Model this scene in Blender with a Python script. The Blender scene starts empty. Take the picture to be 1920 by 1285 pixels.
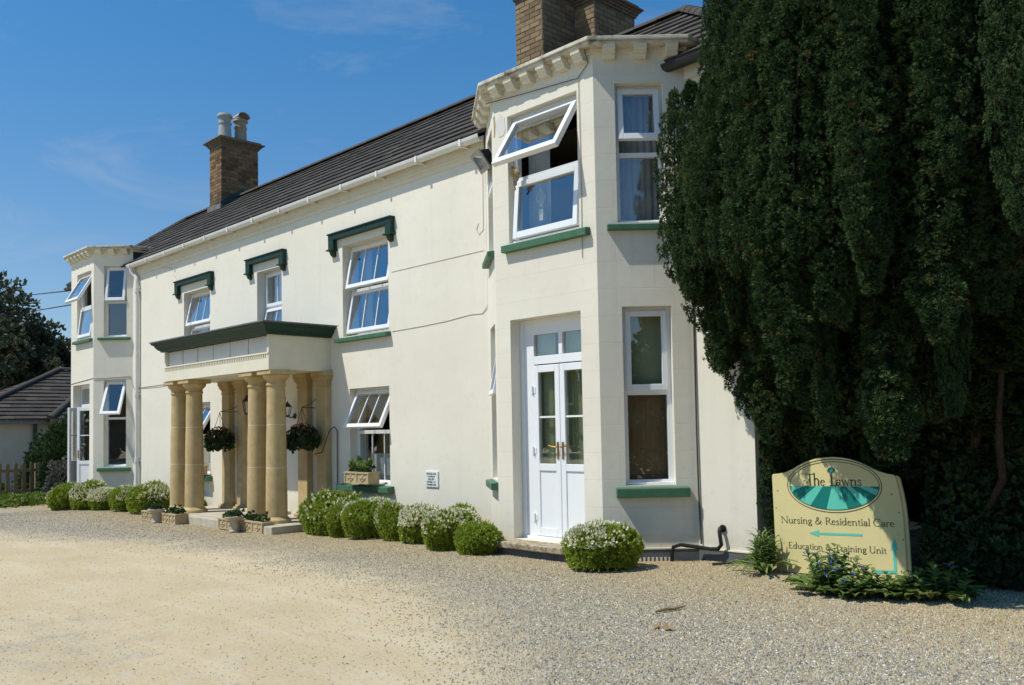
import bpy, bmesh, math, random
import numpy as np
from mathutils import Vector, Matrix
random.seed(7)
RNG = np.random.default_rng(11)
scene = bpy.context.scene
COL = scene.collection

# ---------------------------------------------------------------- camera
cam_data = bpy.data.cameras.new('camera')
cam = bpy.data.objects.new('camera', cam_data)
COL.objects.link(cam)
yaw, pitch, roll = -0.802114732, 0.0461707131, 0.0182654842
fwd = Vector((math.sin(yaw)*math.cos(pitch), math.cos(yaw)*math.cos(pitch), math.sin(pitch)))
rgt = Vector((math.cos(yaw), -math.sin(yaw), 0))
dwn = fwd.cross(rgt)
r2 = rgt*math.cos(roll) + dwn*math.sin(roll)
d2 = dwn*math.cos(roll) - rgt*math.sin(roll)
mw = Matrix((( r2.x, -d2.x, -fwd.x, 0), (r2.y, -d2.y, -fwd.y, 0), (r2.z, -d2.z, -fwd.z, 1.5), (0, 0, 0, 1)))
cam.matrix_world = mw
cam_data.sensor_width = 36
cam_data.lens = 1670.995/1920*36
cam_data.shift_x = 0.0001
cam_data.shift_y = 0.0431
cam_data.clip_start = 0.05
cam_data.clip_end = 2000
scene.camera = cam

# ---------------------------------------------------------------- daylight
SUN_EL, SUN_AZ = math.radians(56.8), math.atan2(-0.53, -1.0)     # azimuth from +Y towards +X
world = bpy.data.worlds.new('World'); scene.world = world
world.use_nodes = True
wt = world.node_tree; wt.nodes.clear()
wo = wt.nodes.new('ShaderNodeOutputWorld'); bg = wt.nodes.new('ShaderNodeBackground')
sky = wt.nodes.new('ShaderNodeTexSky'); sky.sky_type = 'NISHITA'; sky.sun_disc = False
sky.sun_elevation = SUN_EL; sky.sun_rotation = SUN_AZ % (2*math.pi)
sky.air_density = 1.0; sky.dust_density = 0.35; sky.ozone_density = 2.5; sky.altitude = 100
# thin cirrus all over the sky
tc = wt.nodes.new('ShaderNodeTexCoord'); mp = wt.nodes.new('ShaderNodeMapping')
mp.inputs['Scale'].default_value = (1.6, 4.2, 9.0); mp.inputs['Rotation'].default_value = (0.1, 0.2, 1.1); mp.inputs['Location'].default_value = (11.3, 0.4, 3.3)
nz = wt.nodes.new('ShaderNodeTexNoise'); nz.inputs['Scale'].default_value = 1.3; nz.inputs['Detail'].default_value = 9; nz.inputs['Roughness'].default_value = 0.62; nz.inputs['Distortion'].default_value = 0.6
rp = wt.nodes.new('ShaderNodeValToRGB'); rp.color_ramp.elements[0].position = 0.52; rp.color_ramp.elements[1].position = 0.82
rp.color_ramp.elements[1].color = (0.34, 0.34, 0.34, 1)
mixc = wt.nodes.new('ShaderNodeMix'); mixc.data_type = 'RGBA'
mixc.inputs['B'].default_value = (6.0, 6.4, 7.0, 1)
wt.links.new(tc.outputs['Generated'], mp.inputs['Vector']); wt.links.new(mp.outputs['Vector'], nz.inputs['Vector'])
wt.links.new(nz.outputs['Fac'], rp.inputs['Fac']); wt.links.new(rp.outputs['Color'], mixc.inputs['Factor'])
grade = wt.nodes.new('ShaderNodeMix'); grade.data_type = 'RGBA'; grade.blend_type = 'MULTIPLY'; grade.inputs['Factor'].default_value = 1
sx_ = wt.nodes.new('ShaderNodeSeparateXYZ'); mr = wt.nodes.new('ShaderNodeMapRange'); mr.interpolation_type = 'SMOOTHSTEP'
mr.inputs['From Min'].default_value = 0.02; mr.inputs['From Max'].default_value = 0.50
gcol = wt.nodes.new('ShaderNodeMix'); gcol.data_type = 'RGBA'
gcol.inputs['A'].default_value = (1.03, 1.14, 1.24, 1); gcol.inputs['B'].default_value = (0.50, 1.24, 1.60, 1)
wt.links.new(tc.outputs['Generated'], sx_.inputs[0]); wt.links.new(sx_.outputs['Z'], mr.inputs['Value']); wt.links.new(mr.outputs['Result'], gcol.inputs['Factor'])
wt.links.new(gcol.outputs['Result'], grade.inputs['B'])
wt.links.new(sky.outputs['Color'], grade.inputs['A']); wt.links.new(grade.outputs['Result'], mixc.inputs['A'])
wt.links.new(mixc.outputs['Result'], bg.inputs['Color']); bg.inputs['Strength'].default_value = 0.10
wt.links.new(bg.outputs['Background'], wo.inputs['Surface'])

sun_data = bpy.data.lights.new('sun', 'SUN'); sun = bpy.data.objects.new('sun', sun_data); COL.objects.link(sun)
sun_data.energy = 5.0; sun_data.angle = math.radians(0.55); sun_data.color = (1.0, 0.95, 0.855)
sun.rotation_euler = Vector((0.53, 1.0, -1.80)).to_track_quat('-Z', 'Y').to_euler()
sun.location = (-10, -10, 20)
scene.view_settings.view_transform = 'Standard'; scene.view_settings.look = 'None'
scene.view_settings.gamma = 1.0; scene.view_settings.exposure = -0.17; scene.view_settings.use_curve_mapping = False
scene.render.engine = 'CYCLES'
scene.cycles.max_bounces = 8; scene.cycles.transparent_max_bounces = 12; scene.cycles.caustics_reflective = False; scene.cycles.caustics_refractive = False
scene.cycles.use_denoising = True

# ---------------------------------------------------------------- materials
MATS = {}
def new_mat(name):
    m = bpy.data.materials.new(name); m.use_nodes = True; MATS[name] = m
    return m, m.node_tree, m.node_tree.nodes['Principled BSDF']
def link(nt, a, b): nt.links.new(a, b)
def node(nt, t, **kw):
    n = nt.nodes.new(t)
    for k, v in kw.items():
        if k in n.inputs: n.inputs[k].default_value = v
        else: setattr(n, k, v)
    return n
def rgba(c): return (c[0], c[1], c[2], 1)
def ramp(nt, fac, stops):
    r = nt.nodes.new('ShaderNodeValToRGB')
    e = r.color_ramp.elements
    e[0].position, e[0].color = stops[0][0], rgba(stops[0][1])
    e[1].position, e[1].color = stops[-1][0], rgba(stops[-1][1])
    for p, c in stops[1:-1]:
        x = e.new(p); x.color = rgba(c)
    link(nt, fac, r.inputs['Fac']); return r.outputs['Color']
def mixrgb(nt, a, b, fac, mode='MIX'):
    n = nt.nodes.new('ShaderNodeMix'); n.data_type = 'RGBA'; n.blend_type = mode
    for s, v in (('A', a), ('B', b)):
        if isinstance(v, tuple): n.inputs[s].default_value = rgba(v)
        else: link(nt, v, n.inputs[s])
    if isinstance(fac, (int, float)): n.inputs['Factor'].default_value = fac
    else: link(nt, fac, n.inputs['Factor'])
    return n.outputs['Result']
def noise(nt, scale, detail=4, rough=0.6, coord='Object', mapping=None):
    t = nt.nodes.new('ShaderNodeTexCoord'); n = nt.nodes.new('ShaderNodeTexNoise')
    n.inputs['Scale'].default_value = scale; n.inputs['Detail'].default_value = detail; n.inputs['Roughness'].default_value = rough
    if mapping:
        mpn = nt.nodes.new('ShaderNodeMapping'); mpn.inputs['Scale'].default_value = mapping
        link(nt, t.outputs[coord], mpn.inputs['Vector']); link(nt, mpn.outputs['Vector'], n.inputs['Vector'])
    else: link(nt, t.outputs[coord], n.inputs['Vector'])
    return n.outputs['Fac']
def bump(nt, bsdf, h, strength=0.3, dist=0.01, prev=None):
    b = nt.nodes.new('ShaderNodeBump'); b.inputs['Strength'].default_value = strength; b.inputs['Distance'].default_value = dist
    link(nt, h, b.inputs['Height'])
    if prev is not None: link(nt, prev, b.inputs['Normal'])
    link(nt, b.outputs['Normal'], bsdf.inputs['Normal']); return b.outputs['Normal']
def nmat(name, c0, c1, scale=3, rough=0.7, bs=40, bstr=0.2, bd=0.005, spec=0.3, detail=5, metallic=0, mapping=None):
    m, nt, b = new_mat(name)
    n = noise(nt, scale, detail, mapping=mapping)
    link(nt, ramp(nt, n, [(0.3, c0), (0.7, c1)]), b.inputs['Base Color'])
    b.inputs['Roughness'].default_value = rough; b.inputs['Specular IOR Level'].default_value = spec; b.inputs['Metallic'].default_value = metallic
    if bstr: bump(nt, b, noise(nt, bs, 5), bstr, bd)
    return m
def wall_mat(name, joint, c0, c1):
    m, nt, b = new_mat(name)
    n1 = noise(nt, 0.7, 5); n2 = noise(nt, 9, 6)
    c = ramp(nt, n1, [(0.3, c0), (0.7, c1)])
    c = mixrgb(nt, c, (0.56, 0.52, 0.42), ramp(nt, n2, [(0.55, (0, 0, 0)), (0.85, (0.35, 0.35, 0.35))]))
    # faint vertical run-off streaks
    st = noise(nt, 1.0, 4, mapping=(7, 7, 0.35))
    c = mixrgb(nt, c, (0.55, 0.52, 0.44), ramp(nt, st, [(0.56, (0, 0, 0)), (0.8, (0.22, 0.22, 0.22))]))
    # splash dirt just above the ground and broad uneven patches of old paint
    tcz = nt.nodes.new('ShaderNodeTexCoord'); sz = nt.nodes.new('ShaderNodeSeparateXYZ'); link(nt, tcz.outputs['Object'], sz.inputs[0])
    zr = nt.nodes.new('ShaderNodeMapRange'); zr.inputs['From Min'].default_value = 0.75; zr.inputs['From Max'].default_value = 0.10; link(nt, sz.outputs['Z'], zr.inputs['Value'])
    mz = nt.nodes.new('ShaderNodeMath'); mz.operation = 'MULTIPLY'; link(nt, zr.outputs['Result'], mz.inputs[0]); link(nt, noise(nt, 3.5, 7, 0.7), mz.inputs[1])
    c = mixrgb(nt, c, (0.47, 0.42, 0.31), ramp(nt, mz.outputs[0], [(0.15, (0, 0, 0)), (0.7, (0.6, 0.6, 0.6))]))
    c = mixrgb(nt, c, (0.66, 0.63, 0.54), ramp(nt, noise(nt, 0.45, 3, mapping=(1, 1, 2.2)), [(0.50, (0, 0, 0)), (0.60, (0.22, 0.22, 0.22)), (0.75, (0.35, 0.35, 0.35))]))
    uv = nt.nodes.new('ShaderNodeUVMap')
    br = nt.nodes.new('ShaderNodeTexBrick'); br.offset = 0.5
    for k, v in (('Scale', 1.0), ('Mortar Size', 0.004), ('Mortar Smooth', 0.5), ('Bias', 0.0), ('Brick Width', 0.86), ('Row Height', 0.302)): br.inputs[k].default_value = v
    link(nt, uv.outputs['UV'], br.inputs['Vector'])
    c = mixrgb(nt, c, (0.45, 0.42, 0.34), mixrgb(nt, (0, 0, 0), (joint*0.6,)*3, br.outputs['Fac']))
    link(nt, c, b.inputs['Base Color'])
    b.inputs['Roughness'].default_value = 0.85; b.inputs['Specular IOR Level'].default_value = 0.2
    inv = nt.nodes.new('ShaderNodeMath'); inv.operation = 'SUBTRACT'; inv.inputs[0].default_value = 1
    link(nt, br.outputs['Fac'], inv.inputs[1])
    nb = bump(nt, b, inv.outputs[0], joint, 0.006)
    nb = bump(nt, b, noise(nt, 2.2, 4), 0.25, 0.02, nb)
    bump(nt, b, noise(nt, 60, 5), 0.12, 0.004, nb)
    return m
wall_mat('cream_render', 0.07, (0.735, 0.70, 0.59), (0.79, 0.755, 0.645))
wall_mat('scored_render', 0.32, (0.73, 0.69, 0.58), (0.795, 0.76, 0.645))
nmat('cream_trim', (0.70, 0.655, 0.51), (0.76, 0.72, 0.585), 5, 0.7, 50, 0.1)
nmat('grey_panel', (0.60, 0.59, 0.54), (0.68, 0.66, 0.60), 4, 0.7, 50, 0.1)
nmat('interior', (0.10, 0.085, 0.065), (0.14, 0.12, 0.09), 1, 0.9, 10, 0)
nmat('plinth_grey', (0.085, 0.095, 0.10), (0.13, 0.14, 0.145), 4, 0.75, 30, 0.3)
nmat('upvc', (0.80, 0.82, 0.84), (0.84, 0.86, 0.87), 3, 0.32, 30, 0, spec=0.5)
nmat('sill_green', (0.050, 0.135, 0.075), (0.075, 0.175, 0.10), 14, 0.55, 40, 0.35, 0.004)
nmat('dark_green', (0.008, 0.032, 0.020), (0.014, 0.046, 0.029), 10, 0.5, 40, 0.15)
nmat('lead', (0.11, 0.12, 0.125), (0.20, 0.205, 0.205), 6, 0.6, 30, 0.2)
nmat('bath_stone', (0.44, 0.325, 0.155), (0.56, 0.43, 0.225), 6, 0.85, 55, 0.35, 0.006)
nmat('pale_stone', (0.42, 0.37, 0.28), (0.55, 0.50, 0.40), 6, 0.85, 50, 0.4, 0.006)
nmat('joint_pale', (0.60, 0.52, 0.38), (0.66, 0.58, 0.44), 6, 0.85, 50, 0.1)
nmat('planter_stone', (0.40, 0.31, 0.17), (0.52, 0.42, 0.26), 9, 0.85, 50, 0.3)
nmat('black_metal', (0.010, 0.011, 0.012), (0.018, 0.019, 0.02), 8, 0.42, 40, 0.05, spec=0.5)
nmat('rubber', (0.012, 0.013, 0.014), (0.02, 0.02, 0.021), 8, 0.5, 40, 0.05)
nmat('brass', (0.42, 0.24, 0.06), (0.55, 0.33, 0.10), 8, 0.3, 40, 0, metallic=1.0)
nmat('gutter_white', (0.70, 0.69, 0.64), (0.78, 0.77, 0.73), 5, 0.45, 30, 0.05)
nmat('flood_grey', (0.34, 0.32, 0.27), (0.48, 0.46, 0.40), 8, 0.5, 40, 0.1)
nmat('cable', (0.40, 0.37, 0.30), (0.48, 0.45, 0.38), 8, 0.7, 40, 0)
nmat('cable_dark', (0.045, 0.042, 0.038), (0.07, 0.065, 0.06), 8, 0.6, 40, 0)
nmat('mortar', (0.12, 0.098, 0.072), (0.20, 0.165, 0.12), 10, 0.95, 60, 0.4)
nmat('flashing', (0.012, 0.055, 0.060), (0.03, 0.085, 0.09), 8, 0.6, 30, 0.2)
nmat('clay_pot', (0.28, 0.235, 0.165), (0.38, 0.33, 0.25), 7, 0.8, 40, 0.2)
nmat('grey_pot', (0.30, 0.32, 0.31), (0.40, 0.42, 0.41), 7, 0.8, 40, 0.2)
nmat('curtain_grey', (0.44, 0.44, 0.42), (0.56, 0.555, 0.53), 5, 0.9, 60, 0.1)
nmat('blind_green', (0.42, 0.46, 0.27), (0.50, 0.54, 0.34), 2, 0.9, 60, 0.05)
nmat('wood_brown', (0.24, 0.155, 0.075), (0.33, 0.215, 0.11), 6, 0.6, 40, 0.1, mapping=(6, 6, 0.6))
nmat('fence_wood', (0.17, 0.125, 0.07), (0.26, 0.195, 0.115), 8, 0.85, 60, 0.3, mapping=(9, 9, 1.2))
nmat('bark', (0.036, 0.025, 0.017), (0.08, 0.054, 0.036), 9, 0.9, 40, 0.8, 0.02, mapping=(5, 5, 1))
nmat('soil', (0.045, 0.032, 0.022), (0.08, 0.06, 0.04), 12, 0.95, 60, 0.5)
nmat('sign_cream', (0.67, 0.585, 0.28), (0.73, 0.645, 0.32), 4, 0.5, 30, 0.05, spec=0.4)
nmat('print_dark', (0.040, 0.055, 0.030), (0.05, 0.065, 0.035), 4, 0.6, 30, 0)
nmat('print_aqua', (0.10, 0.54, 0.42), (0.13, 0.60, 0.47), 4, 0.5, 30, 0)
nmat('print_teal', (0.004, 0.17, 0.145), (0.006, 0.20, 0.17), 4, 0.5, 30, 0)
nmat('notice_white', (0.68, 0.73, 0.74), (0.74, 0.78, 0.79), 4, 0.4, 30, 0)
nmat('white_flower', (0.82, 0.78, 0.56), (0.92, 0.89, 0.70), 30, 0.7, 30, 0)
nmat('blue_flower', (0.10, 0.14, 0.45), (0.18, 0.22, 0.6), 30, 0.7, 30, 0)
nmat('red_flower', (0.30, 0.05, 0.05), (0.35, 0.13, 0.10), 30, 0.7, 30, 0)
nmat('bungalow_wall', (0.42, 0.41, 0.36), (0.48, 0.465, 0.41), 2, 0.9, 40, 0.1)
nmat('pale_leaf', (0.13, 0.135, 0.11), (0.24, 0.24, 0.2), 30, 0.7, 30, 0)
nmat('dry_cloth', (0.33, 0.26, 0.15), (0.45, 0.37, 0.24), 20, 0.9, 60, 0.2)
nmat('litter', (0.22, 0.15, 0.06), (0.32, 0.23, 0.10), 20, 0.9, 60, 0.2)
nmat('door_green', (0.010, 0.020, 0.016), (0.016, 0.028, 0.022), 5, 0.4, 40, 0)

def tint_mat(name, stops, rough=0.6, spec=0.35, trans=0.0, attr='tint'):
    m, nt, b = new_mat(name)
    a = nt.nodes.new('ShaderNodeAttribute'); a.attribute_name = attr
    col = ramp(nt, a.outputs['Fac'], stops)
    link(nt, col, b.inputs['Base Color'])
    b.inputs['Roughness'].default_value = rough; b.inputs['Specular IOR Level'].default_value = spec
    if trans:
        tr = nt.nodes.new('ShaderNodeBsdfTranslucent'); link(nt, col, tr.inputs['Color'])
        mx = nt.nodes.new('ShaderNodeMixShader'); mx.inputs[0].default_value = trans
        out = nt.nodes['Material Output']
        link(nt, b.outputs[0], mx.inputs[1]); link(nt, tr.outputs[0], mx.inputs[2]); link(nt, mx.outputs[0], out.inputs['Surface'])
    return m
tint_mat('yew_leaf', [(0.0, (0.014, 0.013, 0.009)), (0.10, (0.020, 0.022, 0.012)), (0.16, (0.022, 0.042, 0.015)), (0.5, (0.050, 0.092, 0.032)), (0.93, (0.095, 0.150, 0.052)), (0.965, (0.11, 0.145, 0.045)), (0.985, (0.16, 0.075, 0.02)), (1.0, (0.20, 0.10, 0.03))], 0.6, 0.12, 0.18)
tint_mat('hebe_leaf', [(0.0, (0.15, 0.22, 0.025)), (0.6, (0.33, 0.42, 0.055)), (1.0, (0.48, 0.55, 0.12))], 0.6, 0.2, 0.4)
tint_mat('herb_leaf', [(0.0, (0.11, 0.18, 0.045)), (0.6, (0.20, 0.29, 0.085)), (1.0, (0.33, 0.38, 0.14))], 0.6, 0.25, 0.35)
tint_mat('beech_leaf', [(0.0, (0.05, 0.068, 0.04)), (0.5, (0.09, 0.11, 0.062)), (0.85, (0.16, 0.145, 0.085)), (1.0, (0.21, 0.18, 0.12))], 0.55, 0.3, 0.3)
tint_mat('dull_leaf', [(0.0, (0.03, 0.06, 0.022)), (0.6, (0.05, 0.095, 0.03)), (1.0, (0.09, 0.14, 0.045))], 0.6, 0.3, 0.15)
tint_mat('cover_leaf', [(0.0, (0.09, 0.16, 0.02)), (0.6, (0.15, 0.23, 0.03)), (1.0, (0.24, 0.28, 0.05))], 0.6, 0.3, 0.2)
tint_mat('tile_dark', [(0.0, (0.052, 0.046, 0.040)), (0.6, (0.072, 0.063, 0.054)), (1.0, (0.10, 0.088, 0.074))], 0.85, 0.25)
tint_mat('stone_chips', [(0.0, (0.12, 0.12, 0.112)), (0.2, (0.25, 0.24, 0.205)), (0.4, (0.375, 0.355, 0.265)), (0.62, (0.50, 0.435, 0.295)), (0.74, (0.45, 0.36, 0.205)), (0.86, (0.36, 0.265, 0.135)), (0.92, (0.60, 0.56, 0.46)), (1.0, (0.72, 0.69, 0.62))], 0.8, 0.3)

def brick_material():
    m, nt, b = new_mat('brick')
    oi = nt.nodes.new('ShaderNodeObjectInfo')
    base = ramp(nt, oi.outputs['Random'], [(0.0, (0.16, 0.105, 0.055)), (0.4, (0.245, 0.17, 0.09)), (0.75, (0.29, 0.21, 0.115)), (1.0, (0.21, 0.135, 0.075))])
    n = noise(nt, 18, 6)
    c = mixrgb(nt, base, (0.10, 0.075, 0.05), ramp(nt, n, [(0.5, (0, 0, 0)), (0.8, (0.55, 0.55, 0.55))]))
    link(nt, c, b.inputs['Base Color']); b.inputs['Roughness'].default_value = 0.92
    bump(nt, b, noise(nt, 70, 5), 0.5, 0.006)
brick_material()
tint_mat('brick_tint', [(0.0, (0.10, 0.062, 0.035)), (0.5, (0.18, 0.118, 0.065)), (1.0, (0.25, 0.17, 0.09))], 0.92, 0.2)

def weathered_cap():
    m, nt, b = new_mat('weathered_cap')
    n = noise(nt, 7, 7, 0.7); n2 = noise(nt, 1.2, 3)
    c = ramp(nt, n, [(0.32, (0.06, 0.052, 0.04)), (0.43, (0.40, 0.36, 0.28)), (0.55, (0.64, 0.60, 0.49))])
    c = mixrgb(nt, c, (0.66, 0.62, 0.52), ramp(nt, n2, [(0.45, (0, 0, 0)), (0.65, (0.6, 0.6, 0.6))]))
    link(nt, c, b.inputs['Base Color']); b.inputs['Roughness'].default_value = 0.9
    bump(nt, b, n, 0.4, 0.01)
weathered_cap()
def stone_mat():
    m = MATS['bath_stone']; nt = m.node_tree; b = nt.nodes['Principled BSDF']; old = b.inputs['Base Color'].links[0].from_socket
    c = mixrgb(nt, old, (0.30, 0.24, 0.15), ramp(nt, noise(nt, 2.4, 7, 0.7, mapping=(1, 1, 0.5)), [(0.52, (0, 0, 0)), (0.78, (0.5, 0.5, 0.5))]))
    c = mixrgb(nt, c, (0.56, 0.47, 0.31), ramp(nt, noise(nt, 5, 6, 0.7), [(0.58, (0, 0, 0)), (0.74, (0.35, 0.35, 0.35))]))
    link(nt, c, b.inputs['Base Color'])
stone_mat()
def stained_step():
    m, nt, b = new_mat('stained_step')
    n = noise(nt, 14, 7, 0.7)
    c = ramp(nt, n, [(0.34, (0.10, 0.08, 0.055)), (0.5, (0.34, 0.28, 0.18)), (0.68, (0.50, 0.44, 0.33))])
    link(nt, c, b.inputs['Base Color']); b.inputs['Roughness'].default_value = 0.9
    bump(nt, b, n, 0.4, 0.008)
stained_step()

def glass_mat(name, tint, boost):
    m, nt, b = new_mat(name); nt.nodes.remove(b)
    out = nt.nodes['Material Output']
    lw = nt.nodes.new('ShaderNodeLayerWeight'); lw.inputs['Blend'].default_value = 0.5
    pw = nt.nodes.new('ShaderNodeMath'); pw.operation = 'POWER'; pw.inputs[1].default_value = 2.7
    ml = nt.nodes.new('ShaderNodeMath'); ml.operation = 'MULTIPLY_ADD'; ml.use_clamp = True
    ml.inputs[1].default_value = boost; ml.inputs[2].default_value = 0.10
    link(nt, lw.outputs['Facing'], pw.inputs[0]); link(nt, pw.outputs[0], ml.inputs[0])
    t = nt.nodes.new('ShaderNodeBsdfTransparent'); t.inputs['Color'].default_value = rgba(tint)
    g = nt.nodes.new('ShaderNodeBsdfGlossy'); g.inputs['Roughness'].default_value = 0.0; g.inputs['Color'].default_value = (0.95, 0.97, 1, 1)
    mx = nt.nodes.new('ShaderNodeMixShader')
    link(nt, ml.outputs[0], mx.inputs[0]); link(nt, t.outputs[0], mx.inputs[1]); link(nt, g.outputs[0], mx.inputs[2]); link(nt, mx.outputs[0], out.inputs['Surface'])
glass_mat('glass', (0.955, 0.965, 0.96), 1.15)

def ground_mat():
    m, nt, b = new_mat('gravel_and_sand')
    a = nt.nodes.new('ShaderNodeAttribute'); a.attribute_name = 'sand'
    v = nt.nodes.new('ShaderNodeTexVoronoi'); v.inputs['Scale'].default_value = 68
    t = nt.nodes.new('ShaderNodeTexCoord'); link(nt, t.outputs['Object'], v.inputs['Vector'])
    sep = nt.nodes.new('ShaderNodeSeparateColor'); link(nt, v.outputs['Color'], sep.inputs[0])
    chips = ramp(nt, sep.outputs[0], [(0.0, (0.13, 0.14, 0.15)), (0.2, (0.26, 0.24, 0.21)), (0.5, (0.39, 0.345, 0.265)), (0.8, (0.48, 0.42, 0.31)), (0.93, (0.36, 0.25, 0.13)), (1.0, (0.62, 0.59, 0.52))])
    n1 = noise(nt, 1.1, 6); n2 = noise(nt, 26, 6, 0.65); n3 = noise(nt, 5, 5)
    drift = nt.nodes.new('ShaderNodeTexNoise'); drift.inputs['Scale'].default_value = 0.8; drift.inputs['Detail'].default_value = 6
    sand = ramp(nt, n1, [(0.3, (0.475, 0.385, 0.235)), (0.5, (0.52, 0.425, 0.27)), (0.72, (0.55, 0.465, 0.31))])
    sand = mixrgb(nt, sand, (0.33, 0.27, 0.17), ramp(nt, n2, [(0.55, (0, 0, 0)), (0.8, (0.5, 0.5, 0.5))]))
    sand = mixrgb(nt, sand, (0.50, 0.46, 0.38), ramp(nt, n3, [(0.5, (0, 0, 0)), (0.75, (0.55, 0.55, 0.55))]))
    v2 = nt.nodes.new('ShaderNodeTexVoronoi'); v2.inputs['Scale'].default_value = 30; v2.inputs['Randomness'].default_value = 1
    link(nt, t.outputs['Object'], v2.inputs['Vector'])
    sand = mixrgb(nt, sand, (0.27, 0.225, 0.15), ramp(nt, v2.outputs['Distance'], [(0.10, (0.75, 0.75, 0.75)), (0.24, (0, 0, 0))]))
    trk = noise(nt, 1.0, 5, mapping=(0.35, 2.6, 1))
    sand = mixrgb(nt, sand, (0.60, 0.52, 0.37), ramp(nt, trk, [(0.5, (0, 0, 0)), (0.72, (0.6, 0.6, 0.6))]))
    n5 = noise(nt, 130, 4, 0.7)
    sand = mixrgb(nt, sand, (0.36, 0.30, 0.20), ramp(nt, n5, [(0.5, (0, 0, 0)), (0.75, (0.55, 0.55, 0.55))]))
    tanz = nt.nodes.new('ShaderNodeSeparateXYZ'); link(nt, t.outputs['Object'], tanz.inputs[0])
    tr_ = nt.nodes.new('ShaderNodeMapRange'); tr_.inputs['From Min'].default_value = 5.5; tr_.inputs['From Max'].default_value = 7.0; link(nt, tanz.outputs['Y'], tr_.inputs['Value'])
    chips = mixrgb(nt, chips, mixrgb(nt, chips, (1.0, 0.90, 0.68), 1.0, 'MULTIPLY'), tr_.outputs['Result'])
    # edge broken up by noise
    add = nt.nodes.new('ShaderNodeMath'); add.operation = 'ADD'
    sc = nt.nodes.new('ShaderNodeMath'); sc.operation = 'MULTIPLY_ADD'; sc.inputs[1].default_value = 1.5; sc.inputs[2].default_value = -0.75
    link(nt, noise(nt, 2.4, 8, 0.7), sc.inputs[0]); link(nt, a.outputs['Fac'], add.inputs[0]); link(nt, sc.outputs[0], add.inputs[1])
    f = ramp(nt, add.outputs[0], [(0.25, (0, 0, 0)), (0.8, (1, 1, 1))])
    c = mixrgb(nt, chips, sand, f)
    link(nt, c, b.inputs['Base Color']); b.inputs['Roughness'].default_value = 0.95; b.inputs['Specular IOR Level'].default_value = 0.15
    inv = nt.nodes.new('ShaderNodeMath'); inv.operation = 'MULTIPLY_ADD'; inv.inputs[1].default_value = -1.0; inv.inputs[2].default_value = 1.0
    link(nt, v.outputs['Distance'], inv.inputs[0])
    hm = mixrgb(nt, inv.outputs[0], n2, f)
    nb = bump(nt, b, hm, 0.75, 0.012)
    bump(nt, b, n3, 0.35, 0.03, nb)
ground_mat()

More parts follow.
